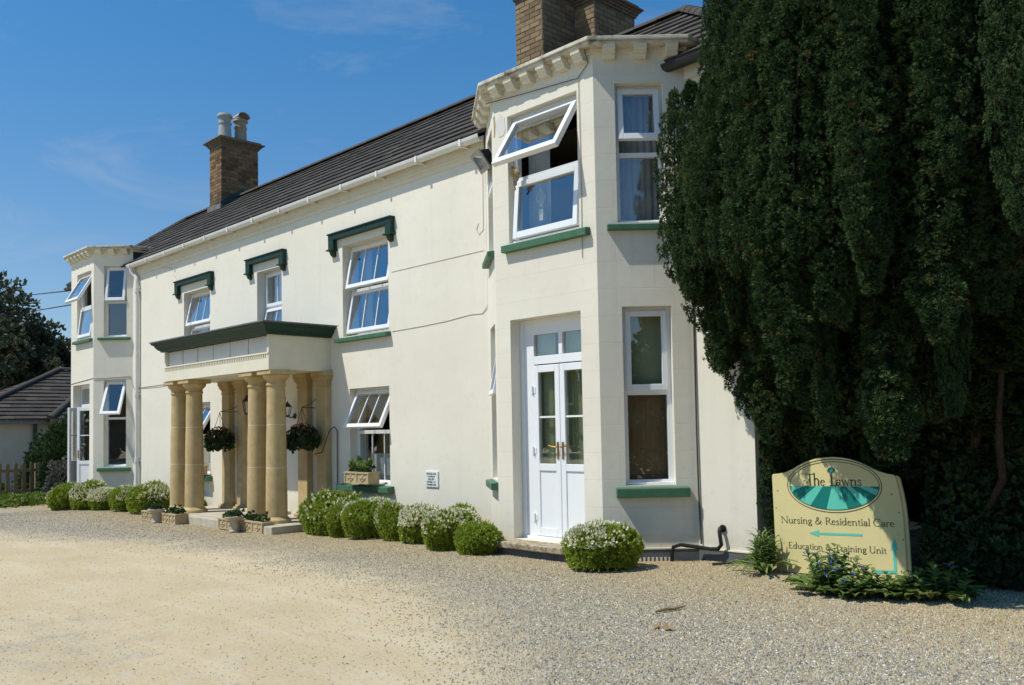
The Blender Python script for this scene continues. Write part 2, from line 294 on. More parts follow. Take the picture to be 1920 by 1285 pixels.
# ---------------------------------------------------------------- mesh helpers
class MB:
    def __init__(s): s.v = []; s.f = []; s.uv = []; s.tint = []; s.cur = 0.5
    def add(s, vs, fs, uvs=None):
        o = len(s.v); s.v += [tuple(v) for v in vs]; s.f += [tuple(i+o for i in f) for f in fs]
        s.tint += [s.cur]*len(vs)
        s.uv += uvs if uvs else [None]*len(fs)
    def box(s, x0, x1, y0, y1, z0, z1, T=None):
        p = [(x0,y0,z0),(x1,y0,z0),(x1,y1,z0),(x0,y1,z0),(x0,y0,z1),(x1,y0,z1),(x1,y1,z1),(x0,y1,z1)]
        if T: p = [T(*q) for q in p]
        s.add(p, [(0,3,2,1),(4,5,6,7),(0,1,5,4),(1,2,6,5),(2,3,7,6),(3,0,4,7)])
    def quad(s, a, b, c, d, uv=None): s.add([a,b,c,d], [(0,1,2,3)], [uv] if uv else None)
    def prism(s, poly, T0, T1):
        """poly 2D points; T0/T1 map a 2D point to 3D for the two ends"""
        n = len(poly); s.add([T0(*p) for p in poly]+[T1(*p) for p in poly],
            [tuple(range(n-1,-1,-1)), tuple(range(n,2*n))]+[(i,(i+1)%n,n+(i+1)%n,n+i) for i in range(n)])
    def tube(s, pts, r, n=8, cap=True):
        pts = [Vector(p) for p in pts]; rings = []
        rr = r if isinstance(r, (list, tuple)) else [r]*len(pts)
        up = Vector((0,0,1)); prev = None
        for i, p in enumerate(pts):
            d = (pts[min(i+1,len(pts)-1)]-pts[max(i-1,0)]).normalized()
            a = prev if prev is not None else (up if abs(d.z) < 0.9 else Vector((1,0,0)))
            x = d.cross(a)
            if x.length < 1e-5: x = d.cross(Vector((1,0.3,0)))
            x.normalize(); y = x.cross(d).normalized(); prev = y
            rings.append([p+(x*math.cos(2*math.pi*k/n)+y*math.sin(2*math.pi*k/n))*rr[i] for k in range(n)])
        vs = [q for R in rings for q in R]; fs = []
        for i in range(len(rings)-1):
            for k in range(n): fs.append((i*n+k, i*n+(k+1)%n, (i+1)*n+(k+1)%n, (i+1)*n+k))
        if cap: fs.append(tuple(range(n-1,-1,-1))); fs.append(tuple(range((len(rings)-1)*n, len(rings)*n)))
        s.add(vs, fs)
    def lathe(s, prof, cx, cy, n=20, T=None):
        vs = []; fs = []
        for r, z in prof:
            for k in range(n):
                a = 2*math.pi*k/n; q = (cx+r*math.cos(a), cy+r*math.sin(a), z); vs.append(T(*q) if T else q)
        for i in range(len(prof)-1):
            for k in range(n): fs.append((i*n+k, i*n+(k+1)%n, (i+1)*n+(k+1)%n, (i+1)*n+k))
        fs.append(tuple(range(n-1,-1,-1))); fs.append(tuple(range((len(prof)-1)*n, len(prof)*n)))
        s.add(vs, fs)
    def blob(s, c, rx, ry, rz, nu=10, nv=6, jit=0.0):
        vs = []; fs = []
        for j in range(nv+1):
            t = math.pi*j/nv
            for i in range(nu):
                a = 2*math.pi*i/nu; k = 1+random.uniform(-jit, jit)
                vs.append((c[0]+rx*k*math.sin(t)*math.cos(a), c[1]+ry*k*math.sin(t)*math.sin(a), c[2]+rz*k*math.cos(t)))
        for j in range(nv):
            for i in range(nu): fs.append((j*nu+i, (j+1)*nu+i, (j+1)*nu+(i+1)%nu, j*nu+(i+1)%nu))
        s.add(vs, fs)
    def build(s, name, mat, parent=None, smooth=False, bevel=0, tint=False):
        me = bpy.data.meshes.new(name); me.from_pydata(s.v, [], s.f)
        if any(u is not None for u in s.uv):
            l = me.uv_layers.new(name='UVMap'); k = 0
            for f, u in zip(s.f, s.uv):
                for i in range(len(f)):
                    if u is not None: l.data[k].uv = u[i]
                    k += 1
        if tint:
            at = me.attributes.new('tint', 'FLOAT', 'POINT'); at.data.foreach_set('value', np.array(s.tint, dtype=np.float32))
        me.materials.append(MATS[mat]); me.update()
        if smooth: me.polygons.foreach_set('use_smooth', [True]*len(me.polygons))
        o = bpy.data.objects.new(name, me); COL.objects.link(o)
        if parent is not None: attach(o, parent)
        if bevel:
            b = o.modifiers.new('edge', 'BEVEL'); b.width = bevel; b.segments = 2; b.limit_method = 'ANGLE'
        if smooth and bevel == 0: me.set_sharp_from_angle(angle=math.radians(40))
        return o
ROOTLOC = {}
def root_of(o):
    while o.parent: o = o.parent
    return o
def attach(o, parent):
    """child built in its root's own coordinates (meshes are in world coordinates when the root carries an offset)"""
    o.parent = parent
    if parent.parent is None:
        l = parent.get('_at', None)
        if l is not None: o.matrix_parent_inverse = Matrix.Translation((-l[0], -l[1], -l[2]))
def np_obj(name, V, F, mat, parent=None, tint=None, smooth=False):
    me = bpy.data.meshes.new(name); k = F.shape[1]
    me.vertices.add(len(V)); me.vertices.foreach_set('co', V.astype(np.float32).ravel())
    me.loops.add(F.size); me.loops.foreach_set('vertex_index', F.astype(np.int32).ravel())
    me.polygons.add(len(F)); me.polygons.foreach_set('loop_start', np.arange(0, F.size, k, dtype=np.int32))
    me.update(calc_edges=True)
    if tint is not None:
        at = me.attributes.new('tint', 'FLOAT', 'POINT'); at.data.foreach_set('value', tint.astype(np.float32))
    me.materials.append(MATS[mat])
    me.polygons.foreach_set('use_smooth', [bool(smooth)]*len(F))
    o = bpy.data.objects.new(name, me); COL.objects.link(o)
    if parent is not None: attach(o, parent)
    return o
def tag(o, label=None, cat=None, group=None, kind=None):
    if label: o['label'] = label
    if cat: o['category'] = cat
    if group: o['group'] = group
    if kind: o['kind'] = kind
    return o
def thing(name, loc, label, cat, group=None, world_mesh=True):
    o = bpy.data.objects.new(name, None); COL.objects.link(o); o.location = loc; o.empty_display_size = 0.2
    if world_mesh: o['_at'] = tuple(loc)
    return tag(o, label, cat, group)
def copy_tree(src, parent=None):
    c = src.copy(); COL.objects.link(c)
    if parent is not None:
        inv = src.matrix_parent_inverse.copy(); c.parent = parent; c.matrix_parent_inverse = inv
    for ch in list(src.children): copy_tree(ch, c)
    return c
def rand_unit(n):
    v = RNG.normal(size=(n, 3)); return v/np.linalg.norm(v, axis=1)[:, None]
def tufts(P, N, k, L, W, spread, tintv, fold=0.0):
    """k leaf quads per point, fanned round the normal"""
    n = len(P); Pk = np.repeat(P, k, 0); Nk = np.repeat(N, k, 0); Tk = np.repeat(tintv, k)
    d = Nk + spread*rand_unit(n*k); d /= np.linalg.norm(d, axis=1)[:, None]
    w = np.cross(d, rand_unit(n*k)); w /= (np.linalg.norm(w, axis=1)[:, None]+1e-9)
    l = L*(0.65+0.6*RNG.random(n*k))[:, None]; ww = W*(0.7+0.6*RNG.random(n*k))[:, None]
    up = np.cross(w, d)*fold
    b = Pk; tip = Pk+d*l-up*l*0.5
    m1 = Pk+d*l*0.5+w*ww; m2 = Pk+d*l*0.5-w*ww
    V = np.stack([b, m1, tip, m2], 1).reshape(-1, 3)
    F = np.arange(len(V)).reshape(-1, 4)
    t = np.repeat(np.clip(Tk+RNG.normal(0, 0.09, n*k), 0, 1), 4)
    return V, F, t
def needles(P, N, k, L, W, spread, tintv):
    """k needle triangles per point, fanned round the normal"""
    n = len(P); Pk = np.repeat(P, k, 0); Nk = np.repeat(N, k, 0)
    d = Nk + spread*rand_unit(n*k); d /= np.linalg.norm(d, axis=1)[:, None]
    w = np.cross(d, rand_unit(n*k)); w /= (np.linalg.norm(w, axis=1)[:, None]+1e-9)
    l = L*(0.6+0.7*RNG.random(n*k))[:, None]; ww = W*(0.7+0.6*RNG.random(n*k))[:, None]
    b = Pk+d*l*.15
    V = np.stack([b+w*ww, b-w*ww, Pk+d*l], 1).reshape(-1, 3)
    t = np.repeat(np.clip(np.repeat(tintv, k)+RNG.normal(0, 0.08, n*k), 0, 1), 3)
    return V, np.arange(len(V)).reshape(-1, 3), t
def ground_z(x): return float(np.interp(x, [-60,-28,-20,-12,-8,-5,0,60], [-.3,-.28,-.13,-.09,0,.04,.05,.05]))

# ---------------------------------------------------------------- ground
F0 = 8.27                                   # the plane of the house front
def build_ground():
    xs = np.unique(np.concatenate([[-500,-250,-120,-70,-50,-40], np.arange(-34,-23,.5), np.arange(-23,0.5,.11), np.arange(.5,8,.5), [12,20,40,90,200,500]]))
    ys = np.unique(np.concatenate([[-500,-200,-80,-40,-20,-10], np.arange(-5,1,.5), np.arange(1,8.6,.11), np.arange(9,15,.5), [20,30,60,150,500]]))
    X, Y = np.meshgrid(xs, ys, indexing='ij')
    Z = np.interp(X, [-60,-28,-20,-12,-8,-5,0,60], [-.3,-.28,-.13,-.09,0,.04,.05,.05])
    near = (X > -24) & (X < 1) & (Y < 9) & (Y > 0)
    Z = Z + np.where(near, 0.010*np.sin(X*2.1+Y*1.3)*np.sin(Y*2.7-X*.6)-0.006, 0)
    bound = np.interp(X, [-30,-23,-18,-15,-14,-11.3,-9,-6.9,-6,-5.3,-4.5,-3.6,-2.5,0], [2.5,3.2,4.2,4.7,5.35,5.75,5.6,5.45,5.1,4.75,4.25,3.55,2.4,-1])
    d = bound-Y
    sand = np.clip(0.5+d*.62, 0, 1)
    sand = sand*np.clip(1.15-0.35*np.exp(-((X+8.2)**2+(Y-2.2)**2)/1.2)-0.5*np.exp(-((X+6.6)**2+(Y-2.0)**2)/1.0), 0, 1)
    V = np.stack([X, Y, Z], -1).reshape(-1, 3); n, m = X.shape
    i = np.arange(n-1)[:, None]*m+np.arange(m-1)[None]
    F = np.stack([i, i+m, i+m+1, i+1], -1).reshape(-1, 4)
    o = np_obj('ground', V, F, 'gravel_and_sand', smooth=True)
    at = o.data.attributes.new('sand', 'FLOAT', 'POINT'); at.data.foreach_set('value', sand.astype(np.float32).ravel())
    return tag(o, kind='structure')
build_ground()
def sand_bound(x): return np.interp(x, [-30,-23,-18,-15,-14,-11.3,-9,-6.9,-6,-5.3,-4.5,-3.6,-2.5,0], [2.5,3.2,4.2,4.7,5.35,5.75,5.6,5.45,5.1,4.75,4.25,3.55,2.4,-1])
def build_gravel():
    P = []
    def scatter(n, x0, x1, y0, y1, keep):
        p = np.stack([RNG.uniform(x0, x1, n), RNG.uniform(y0, y1, n)], 1); return p[keep(p)]
    dist = lambda p: np.hypot(p[:,0], p[:,1])
    soft = lambda p: RNG.normal(0, 0.55, len(p))
    a = scatter(210000, -10, -1.2, 3.0, 8.3, lambda p: (p[:,1] > sand_bound(p[:,0])+soft(p)) & (RNG.random(len(p)) < np.clip(1.5-dist(p)/11, .25, 1)))
    b = scatter(70000, -22, -10, 4.0, 8.3, lambda p: (p[:,1] > sand_bound(p[:,0])+soft(p)) & (RNG.random(len(p)) < .55))
    c = scatter(13000, -16, -3, 1.2, 6, lambda p: (p[:,1] < sand_bound(p[:,0])) & (RNG.random(len(p)) < np.clip(6/dist(p)**1.1, .1, .8)))
    p = np.concatenate([a, b, c]); n = len(p)
    inside = (p[:,1] > 7.52) & (p[:,0] > -9) & (p[:,0] < -5.6)
    p = p[~inside]; n = len(p); nc = len(c)
    r = RNG.uniform(.0045, .0105, n); r[-nc:] *= .7
    base = np.array([[1,0,-.35],[0,1,-.35],[-1,0,-.35],[0,-1,-.35],[.1,.1,.85]], float)
    V = base[None]*r[:,None,None]*RNG.uniform(.6, 1.35, (n,5,1))
    ang = RNG.uniform(0, 6.28, n); ca, sa = np.cos(ang), np.sin(ang); el = RNG.uniform(.7, 1.35, n)[:,None]
    x0 = V[:,:,0]*el; y0 = V[:,:,1]/el
    x = x0*ca[:,None]-y0*sa[:,None]; y = x0*sa[:,None]+y0*ca[:,None]
    tl = RNG.normal(0, .45, n); z = V[:,:,2]+x*np.sin(tl)[:,None]
    gz = np.interp(p[:,0], [-60,-28,-20,-12,-8,-5,0,60], [-.3,-.28,-.13,-.09,0,.04,.05,.05])+0.010*np.sin(p[:,0]*2.1+p[:,1]*1.3)*np.sin(p[:,1]*2.7-p[:,0]*.6)-0.006
    V = np.stack([x+p[:,0,None], y+p[:,1,None], z+gz[:,None]+r[:,None]*.25], -1).reshape(-1, 3)
    f = np.array([[0,1,4],[1,2,4],[2,3,4],[3,0,4]])
    F = (np.arange(n)[:,None,None]*5+f[None]).reshape(-1, 3)
    near_wall = np.clip((p[:,1]-5.6)/1.6, 0, 1)          # tan pea gravel by the house, greyer chips on the drive
    t = RNG.random(n); tan = .50+.36*RNG.random(n); m_ = RNG.random(n) < near_wall*.85; t[m_] = tan[m_]
    dusty = np.exp(-np.clip(p[:,1]-sand_bound(p[:,0]), 0, 9)/.5); m_ = RNG.random(n) < dusty*.8; t[m_] = (.30+.34*RNG.random(n))[m_]; t[-nc:] = .12+.5*RNG.random(nc)
    o = np_obj('gravel', V, F, 'stone_chips', tint=np.repeat(t, 5))
    tag(o, 'loose grey and tan gravel chippings spread over the forecourt', 'gravel', kind='stuff')
build_gravel()

# ---------------------------------------------------------------- the house
HOUSE = thing('house', (-13, 9.6, 0), 'long cream rendered two-storey house with two bays, columned porch and dark tiled roof', 'house')
class Basis:
    def __init__(s, p0, p1):
        s.p = Vector((p0[0], p0[1])); d = Vector((p1[0]-p0[0], p1[1]-p0[1])); s.len = d.length; s.u = d.normalized()
        s.n = Vector((s.u.y, -s.u.x))       # outward for walls drawn left to right
    def T(s, u, w, z):
        q = s.p+s.u*u+s.n*w; return (q.x, q.y, z)
FRONT = Basis((0, F0), (1, F0))             # u equals world x here
def wall_into(mb, B, u0, u1, z0, z1, holes, th, uoff=0.0, wf=0.0):
    us = sorted({u0, u1, *[h[0] for h in holes], *[h[1] for h in holes]}); zs = sorted({z0, z1, *[h[2] for h in holes], *[h[3] for h in holes]})
    def hole(u, z): return any(h[0] < u < h[1] and h[2] < z < h[3] for h in holes)
    for a, b in zip(us, us[1:]):
        for c, d in zip(zs, zs[1:]):
            if hole((a+b)/2, (c+d)/2): continue
            for w, flip in ((wf, False), (wf-th, True)):
                q = [B.T(a,w,c), B.T(b,w,c), B.T(b,w,d), B.T(a,w,d)]; uv = [(a+uoff,c),(b+uoff,c),(b+uoff,d),(a+uoff,d)]
                if flip: q.reverse(); uv.reverse()
                mb.quad(*q, uv=uv)
    for a, b, c, d in holes:
        for q in ([B.T(a,wf,c),B.T(a,wf-th,c),B.T(a,wf-th,d),B.T(a,wf,d)], [B.T(b,wf-th,c),B.T(b,wf,c),B.T(b,wf,d),B.T(b,wf-th,d)],
                  [B.T(a,wf,d),B.T(a,wf-th,d),B.T(b,wf-th,d),B.T(b,wf,d)], [B.T(a,wf-th,c),B.T(a,wf,c),B.T(b,wf,c),B.T(b,wf-th,c)]):
            mb.quad(*q, uv=[(0,.15)]*4)
# window openings on the front: (x0, x1, z0, z1)
W1 = (-18.73, -17.48, 3.05, 4.54); W2 = (-15.49, -14.57, 3.05, 4.55); W3 = (-12.57, -11.29, 3.06, 4.59)
W4 = (-12.40, -11.30, 0.65, 2.19); W5 = (-18.60, -17.48, 0.65, 2.15); DOOR = (-15.45, -14.45, 0.03, 2.15)
m = MB()
wall_into(m, FRONT, -21.57, -9.0, -.4, 5.40, [W1, W2, W3, W4, W5, DOOR], .32)
wall_into(m, FRONT, -25.5, -24.55, -.4, 5.40, [], .32)
wall_into(m, FRONT, -5.65, -4.93, -.4, 5.40, [], .32)
e = Basis((-4.93, F0), (-4.93, 13.6)); wall_into(m, e, 0, e.len, -.4, 5.40, [(2.2, 3.2, .8, 2.2), (2.2, 3.2, 3.2, 4.6)], .3)
e = Basis((-25.5, 13.6), (-25.5, F0)); wall_into(m, e, 0, e.len, -.4, 5.40, [], .3)
e = Basis((-4.93, 13.6), (-25.5, 13.6)); wall_into(m, e, 0, e.len, -.4, 5.40, [], .3)
m.build('wall', 'cream_render', HOUSE)
m = MB()
for z0, z1 in ((-.1, .05), (2.86, 2.98), (5.36, 5.39)): m.box(-25.2, -5.23, 8.6, 13.3, z0, z1)
m.box(-25.2, -5.23, 11.6, 11.7, .05, 5.36)
for x in (-21.3, -16.8, -13.6, -9.1): m.box(x-.05, x+.05, 8.62, 11.6, .05, 5.36)
for bx0, bx1 in ((-24.4, -21.8), (-8.8, -5.85)):
    for z0, z1 in ((-.1, .05), (2.86, 2.98)): m.box(bx0+.55, bx1-.3, 7.86, 8.6, z0, z1)
m.build('partition', 'interior', HOUSE)

def rbox(mb, B, u0, u1, w0, w1, z0, z1, R=None):
    T = B.T if R is None else (lambda u, w, z: B.T(u, *R(w, z)))
    mb.box(u0, u1, w0, w1, z0, z1, T)
def hinge(wp, zp, ang):
    c, s = math.cos(ang), math.sin(ang)
    def R(w, z):
        dz = z-zp; dw = w-wp
        return (wp+dw*c-dz*s, zp+dz*c+dw*s)
    return R
def window(B, op, recess, zt, top_ang, low_ang=None, bars=2, low_sash=True, fw=.055, sash_w=.055, label=None, low_bars=None, top_len=None):
    u0, u1, z0, z1 = op; wf = -recess
    fr = MB()
    for a in ((u0, u0+fw, z0, z1), (u1-fw, u1, z0, z1), (u0+fw, u1-fw, z0, z0+fw), (u0+fw, u1-fw, z1-fw, z1), (u0+fw, u1-fw, zt-fw*.55, zt+fw*.55)):
        rbox(fr, B, a[0], a[1], wf-.07, wf, a[2], a[3])
    # white cill nose of the frame
    rbox(fr, B, u0+.003, u1-.003, wf, wf+.05, z0+.002, z0+.03)
    win = fr.build('window', 'upvc', HOUSE, bevel=.004)
    if label: win['label'] = label
    def sash(a, b, c, d, ang, nb, sw):
        R = hinge(wf+.03, d, ang)
        s = MB()
        for q in ((a, a+sw, c, d), (b-sw, b, c, d), (a+sw, b-sw, c, c+sw*1.15), (a+sw, b-sw, d-sw, d)):
            rbox(s, B, q[0], q[1], wf-.035, wf+.03, q[2], q[3], R)
        s.build('sash', 'upvc', win, bevel=.005)
        p = MB(); rbox(p, B, a+sw, b-sw, wf-.006, wf+.0, c+sw*1.15, d-sw, R); p.build('pane', 'glass', win)
        for k in range(nb):
            u = a+sw+(b-a-2*sw)*(k+1)/(nb+1)
            g = MB(); rbox(g, B, u-.009, u+.009, wf-.013, wf+.010, c+sw*1.15, d-sw, R); g.build('glazing_bar', 'upvc', win)
    tl = zt+.02 if top_len is None else z1-fw+.012-top_len
    sash(u0+fw-.012, u1-fw+.012, tl, z1-fw+.012, top_ang, bars, sash_w)
    lb = bars if low_bars is None else low_bars
    if low_ang is not None:
        sash(u0+fw-.012, u1-fw+.012, z0+fw-.012, zt-.02, low_ang, lb, sash_w)
    else:
        p = MB(); rbox(p, B, u0+fw, u1-fw, wf-.035, wf-.029, z0+fw, zt-fw*.55); p.build('pane', 'glass', win)
        for k in range(lb):
            u = u0+fw+(u1-u0-2*fw)*(k+1)/(lb+1)
            g = MB(); rbox(g, B, u-.009, u+.009, wf-.043, wf-.02, z0+fw, zt-fw*.55); g.build('glazing_bar', 'upvc', win)
    return win
def sill(B, u0, u1, ztop, zbot, out, win, back=.18):
    s = MB()
    s.prism([(-back, zbot), (out, zbot), (out, ztop-.03), (-back, ztop)], lambda w, z: B.T(u0, w, z), lambda w, z: B.T(u1, w, z))
    return s.build('window_sill', 'sill_green', win, bevel=.006)
def hood(B, op, win):
    u0, u1, z0, z1 = op; s = MB(); a, b = u0-.31, u1+.18
    rbox(s, B, a, b, -.004, .085, 4.71, 4.82); rbox(s, B, a-.015, b+.015, -.004, .105, 4.80, 4.825)
    for x0, x1 in ((a, a+.15), (b-.15, b)):
        rbox(s, B, x0, x1, -.004, .083, 4.56, 4.71); rbox(s, B, x0-.03, x1+.03, -.004, .11, 4.535, 4.56)
        s.prism([(-.004, 4.535), (.085, 4.535), (.05, 4.46), (-.004, 4.43)], lambda w, z: B.T(x0+.025, w, z), lambda w, z: B.T(x1-.025, w, z))
    return s.build('hood_mould', 'dark_green', win, bevel=.006)
R_ = math.radians
w1 = window(FRONT, W1, .18, 3.79, R_(12), R_(11)); hood(FRONT, W1, w1); sill(FRONT, W1[0]-.12, W1[1]+.05, 3.05, 2.96, .09, w1)
w2 = window(FRONT, W2, .19, 3.86, R_(0.5), R_(11), bars=1); hood(FRONT, W2, w2); sill(FRONT, W2[0]-.12, W2[1]+.05, 3.05, 2.96, .09, w2)
w3 = window(FRONT, W3, .18, 3.83, R_(11), R_(10)); hood(FRONT, W3, w3); sill(FRONT, W3[0]-.12, W3[1]+.05, 3.06, 2.965, .10, w3)
w4 = window(FRONT, W4, .15, 1.475, R_(26)); sill(FRONT, W4[0]-.22, W4[1]+.10, .65, .53, .13, w4)
w5 = window(FRONT, W5, .15, 1.45, R_(31)); sill(FRONT, W5[0]-.22, W5[1]+.10, .65, .53, .13, w5)

# front door in the porch
m = MB(); a, b, c, d = DOOR
for q in ((a, a+.07, c, d), (b-.07, b, c, d), (a+.07, b-.07, d-.07, d)): rbox(m, FRONT, q[0], q[1], -.30, -.16, q[2], q[3])
dr = m.build('front_door', 'door_green', HOUSE, bevel=.004)
m = MB(); rbox(m, FRONT, a+.07, b-.07, -.26, -.215, c, d-.07)
for i in range(2):
    for z0, z1 in ((.2, .9), (1.05, 1.95)):
        x = a+.12+i*.40; rbox(m, FRONT, x, x+.34, -.215, -.20, z0, z1)
m.build('door_leaf', 'door_green', dr, bevel=.006)
m = MB(); m.blob(FRONT.T(b-.17, -.165, 1.02), .03, .03, .03); m.build('door_knob', 'brass', dr, True)

# ---------------------------------------------------------------- bays
def bay(J0, A, B_, J1, z_top, front_ops, right_ops, left_ops, cap_z, nfront, nright, nleft):
    BL, BF, BR = Basis(J0, A), Basis(A, B_), Basis(B_, J1)
    mb = MB()
    wall_into(mb, BL, 0, BL.len, -.4, z_top, left_ops, .24, .4)
    wall_into(mb, BF, 0, BF.len, -.4, z_top, front_ops, .24, .1)
    wall_into(mb, BR, 0, BR.len, -.4, z_top, right_ops, .24, .65)
    poly = [J0, A, B_, J1]
    mb.add([(p[0], p[1], z_top-.02) for p in poly], [(0, 1, 2, 3)], [[(0, .15)]*4])
    # return of the parapet behind the cornice
    wall = mb.build('bay_wall', 'scored_render', HOUSE)
    def offset(o):
        pts = []
        for i, p in enumerate(poly):
            if i in (0, 3):
                b = BL if i == 0 else BR; q = Vector(p)+b.n*o; pts.append((q.x, q.y))
            else:
                b1, b2 = (BL, BF) if i == 1 else (BF, BR); n = (b1.n+b2.n); n = n/(n.dot(b1.n)); q = Vector(p)+n*o; pts.append((q.x, q.y))
        return [(pts[0][0], F0+.55)]+pts+[(pts[-1][0], F0+.55)]
    cp = MB()
    for o, z0, z1 in ((.185, cap_z-.045, cap_z), (.165, cap_z-.08, cap_z-.045)):
        cp.prism(offset(o), lambda x, y: (x, y, z0), lambda x, y: (x, y, z1))
    cap = cp.build('cornice', 'weathered_cap', wall, bevel=.008)
    bm_ = MB(); bm_.prism(offset(.03), lambda x, y: (x, y, cap_z-.13), lambda x, y: (x, y, cap_z-.08)); bm_.build('bed_mould', 'cream_trim', wall)
    zc = cap_z-.08
    for b, n, ext in ((BF, nfront, 0), (BR, nright, 0), (BL, nleft, 0)):
        for i in range(n):
            u = b.len*(i+.5)/n
            k = MB()
            k.prism([(0, zc-.122), (.080, zc-.122), (.098, zc-.106), (.100, zc-.080), (.120, zc-.077), (.126, zc-.050), (.145, zc-.046), (.150, zc-.016), (.156, zc), (0, zc)],
                    lambda w, z: b.T(u-.068, w+.001, z), lambda w, z: b.T(u+.068, w+.001, z))
            k.build('bracket', 'cream_trim', wall, bevel=.004)
    return wall, BL, BF, BR
RJ0, RA, RB, RJ1 = (-9.0, F0), (-8.03, 7.52), (-6.38, 7.52), (-5.65, F0)
rf_up = (.255, 1.40, 3.75, 5.33); rf_dr = (.245, 1.39, .165, 2.81)
rr_up = (.237, .778, 3.757, 5.335); rr_lo = (.262, .81, .845, 2.82)
rl_up = (.36, 1.02, 3.75, 5.33); rl_lo = (.36, 1.02, .845, 2.82)
rbay, RL, RF, RR = bay(RJ0, RA, RB, RJ1, 5.74, [rf_up, rf_dr], [rr_up, rr_lo], [rl_up, rl_lo], 5.80, 6, 3, 4)
LJ0, LA, LB, LJ1 = (-24.5, F0), (-23.83, 7.6), (-22.25, 7.6), (-21.57, F0)
lf_up = (.43, 1.42, 3.86, 5.50); lf_dr = (.16, 1.32, .0, 2.75)
lr_up = (.245, .80, 3.86, 5.57); lr_lo = (.245, .79, .75, 2.82)
lbay, LL, LF, LR = bay(LJ0, LA, LB, LJ1, 5.98, [lf_up, lf_dr], [lr_up, lr_lo], [], 6.03, 6, 3, 3)
w = window(RF, rf_up, .10, 4.53, R_(33), R_(5), bars=0, fw=.06, sash_w=.07, label='wide open top-hung window high on the right bay'); sill(RF, rf_up[0]-.07, rf_up[1]+.16, 3.75, 3.635, .08, w)
w = window(RR, rr_up, .12, 4.55, R_(8), None, bars=0, low_bars=0, fw=.05, sash_w=.06, top_len=.60); sill(RR, rr_up[0]-.12, rr_up[1]+.10, 3.757, 3.665, .07, w)
w = window(RR, rr_lo, .12, 1.87, 0.0, None, bars=0, low_bars=0, fw=.055, sash_w=.06); sill(RR, rr_lo[0]-.11, rr_lo[1]+.14, .845, .715, .09, w)
w = window(RL, rl_up, .15, 4.55, R_(10), None, bars=0, low_bars=0); sill(RL, rl_up[0]-.1, rl_up[1]+.1, 3.75, 3.65, .09, w)
w = window(RL, rl_lo, .15, 1.90, R_(11), None, bars=0, low_bars=0); sill(RL, rl_lo[0]-.1, rl_lo[1]+.1, .845, .73, .09, w)
w = window(LF, lf_up, .10, 4.66, R_(30), R_(7), bars=0, fw=.06, sash_w=.065); sill(LF, lf_up[0]-.1, lf_up[1]+.1, 3.86, 3.76, .09, w)
w = window(LR, lr_up, .12, 4.70, R_(9), None, bars=0, low_bars=0, fw=.05, sash_w=.06); sill(LR, lr_up[0]-.12, lr_up[1]+.1, 3.86, 3.77, .08, w)
w = window(LR, lr_lo, .12, 1.90, R_(26), None, bars=0, low_bars=0, fw=.05, sash_w=.06); sill(LR, lr_lo[0]-.12, lr_lo[1]+.12, .75, .64, .09, w)
# dark painted parapet returns where the bays meet the roof
m = MB(); m.box(-21.72, -21.60, F0+.02, 9.3, 5.45, 5.945); m.build('parapet_return', 'flashing', HOUSE)
m = MB(); m.box(-5.80, -5.66, F0+.02, 9.1, 5.45, 5.70); m.build('parapet_return', 'dark_green', HOUSE)

# french doors
def door_leaf(B, u0, u1, w0, z0, z1, piv, ang, parent, handle_u, bars=1):
    """one glazed leaf, swung about a vertical axis at u = piv by ang"""
    c, s = math.cos(ang), math.sin(ang)
    def T(u, w, z):
        du, dw = u-piv, w-w0
        return B.T(piv+du*c-dw*s, w0+du*s+dw*c, z)
    mb = MB(); th = .055; st = .075
    gz0, gz1 = z0+.86, z1-.085
    for q in ((u0, u0+st, z0, z1), (u1-st, u1, z0, z1), (u0+st, u1-st, z1-.085, z1), (u0+st, u1-st, z0, z0+.10), (u0+st, u1-st, gz0-.085, gz0)):
        mb.box(q[0], q[1], w0-th, w0, q[2], q[3], T)
    leaf = mb.build('door_leaf', 'upvc', parent, bevel=.006)
    p = MB(); p.box(u0+st, u1-st, w0-.04, w0-.015, z0+.10, gz0-.085, T); p.build('door_panel', 'upvc', parent, bevel=.004)
    g = MB(); g.box(u0+st, u1-st, w0-.031, w0-.025, gz0, gz1, T); g.build('pane', 'glass', parent)
    zb = (gz0+gz1)/2+.01
    g = MB(); g.box(u0+st, u1-st, w0-.04, w0-.014, zb-.011, zb+.011, T); g.build('glazing_bar', 'upvc', parent)
    h = MB(); hu = handle_u; sg = 1 if hu < (u0+u1)/2 else -1; zh = z0+1.02
    h.box(hu-.014, hu+.014, w0, w0+.010, zh-.10, zh+.10, T)
    pts = [T(hu, w0+.01, zh+.04), T(hu, w0+.05, zh+.04), T(hu+sg*.05, w0+.055, zh+.045), T(hu+sg*.115, w0+.05, zh+.06)]
    h.tube(pts, .009, 6); h.build('door_handle', 'brass', parent, True)
    return leaf
u0, u1, z0, z1 = rf_dr; wf = -.18
m = MB()
for q in ((u0, u0+.055, z0, z1), (u0+.055, u0+.215, z0, z1), (u1-.10, u1, z0, z1), (u0+.215, u1-.10, 2.26, 2.36), (u0+.215, u1-.10, 2.62, z1), (u0+.215+.41, u0+.215+.47, 2.36, 2.62)):
    rbox(m, RF, q[0], q[1], wf-.07, wf+(0.02 if q[0] == u0 else 0), q[2], q[3])
rbox(m, RF, u0, u1, wf-.06, wf+.03, z0-.02, z0+.035)
fdoor = m.build('french_door', 'upvc', HOUSE, bevel=.005)
for a, b in ((u0+.215, u0+.625), (u0+.685, u1-.10)):
    g = MB(); rbox(g, RF, a, b, wf-.04, wf-.034, 2.36, 2.62); g.build('pane', 'glass', fdoor)
ua = u0+.215; um = ua+.425
door_leaf(RF, ua, um-.004, wf+.012, .205, 2.245, ua, 0, fdoor, um-.04)
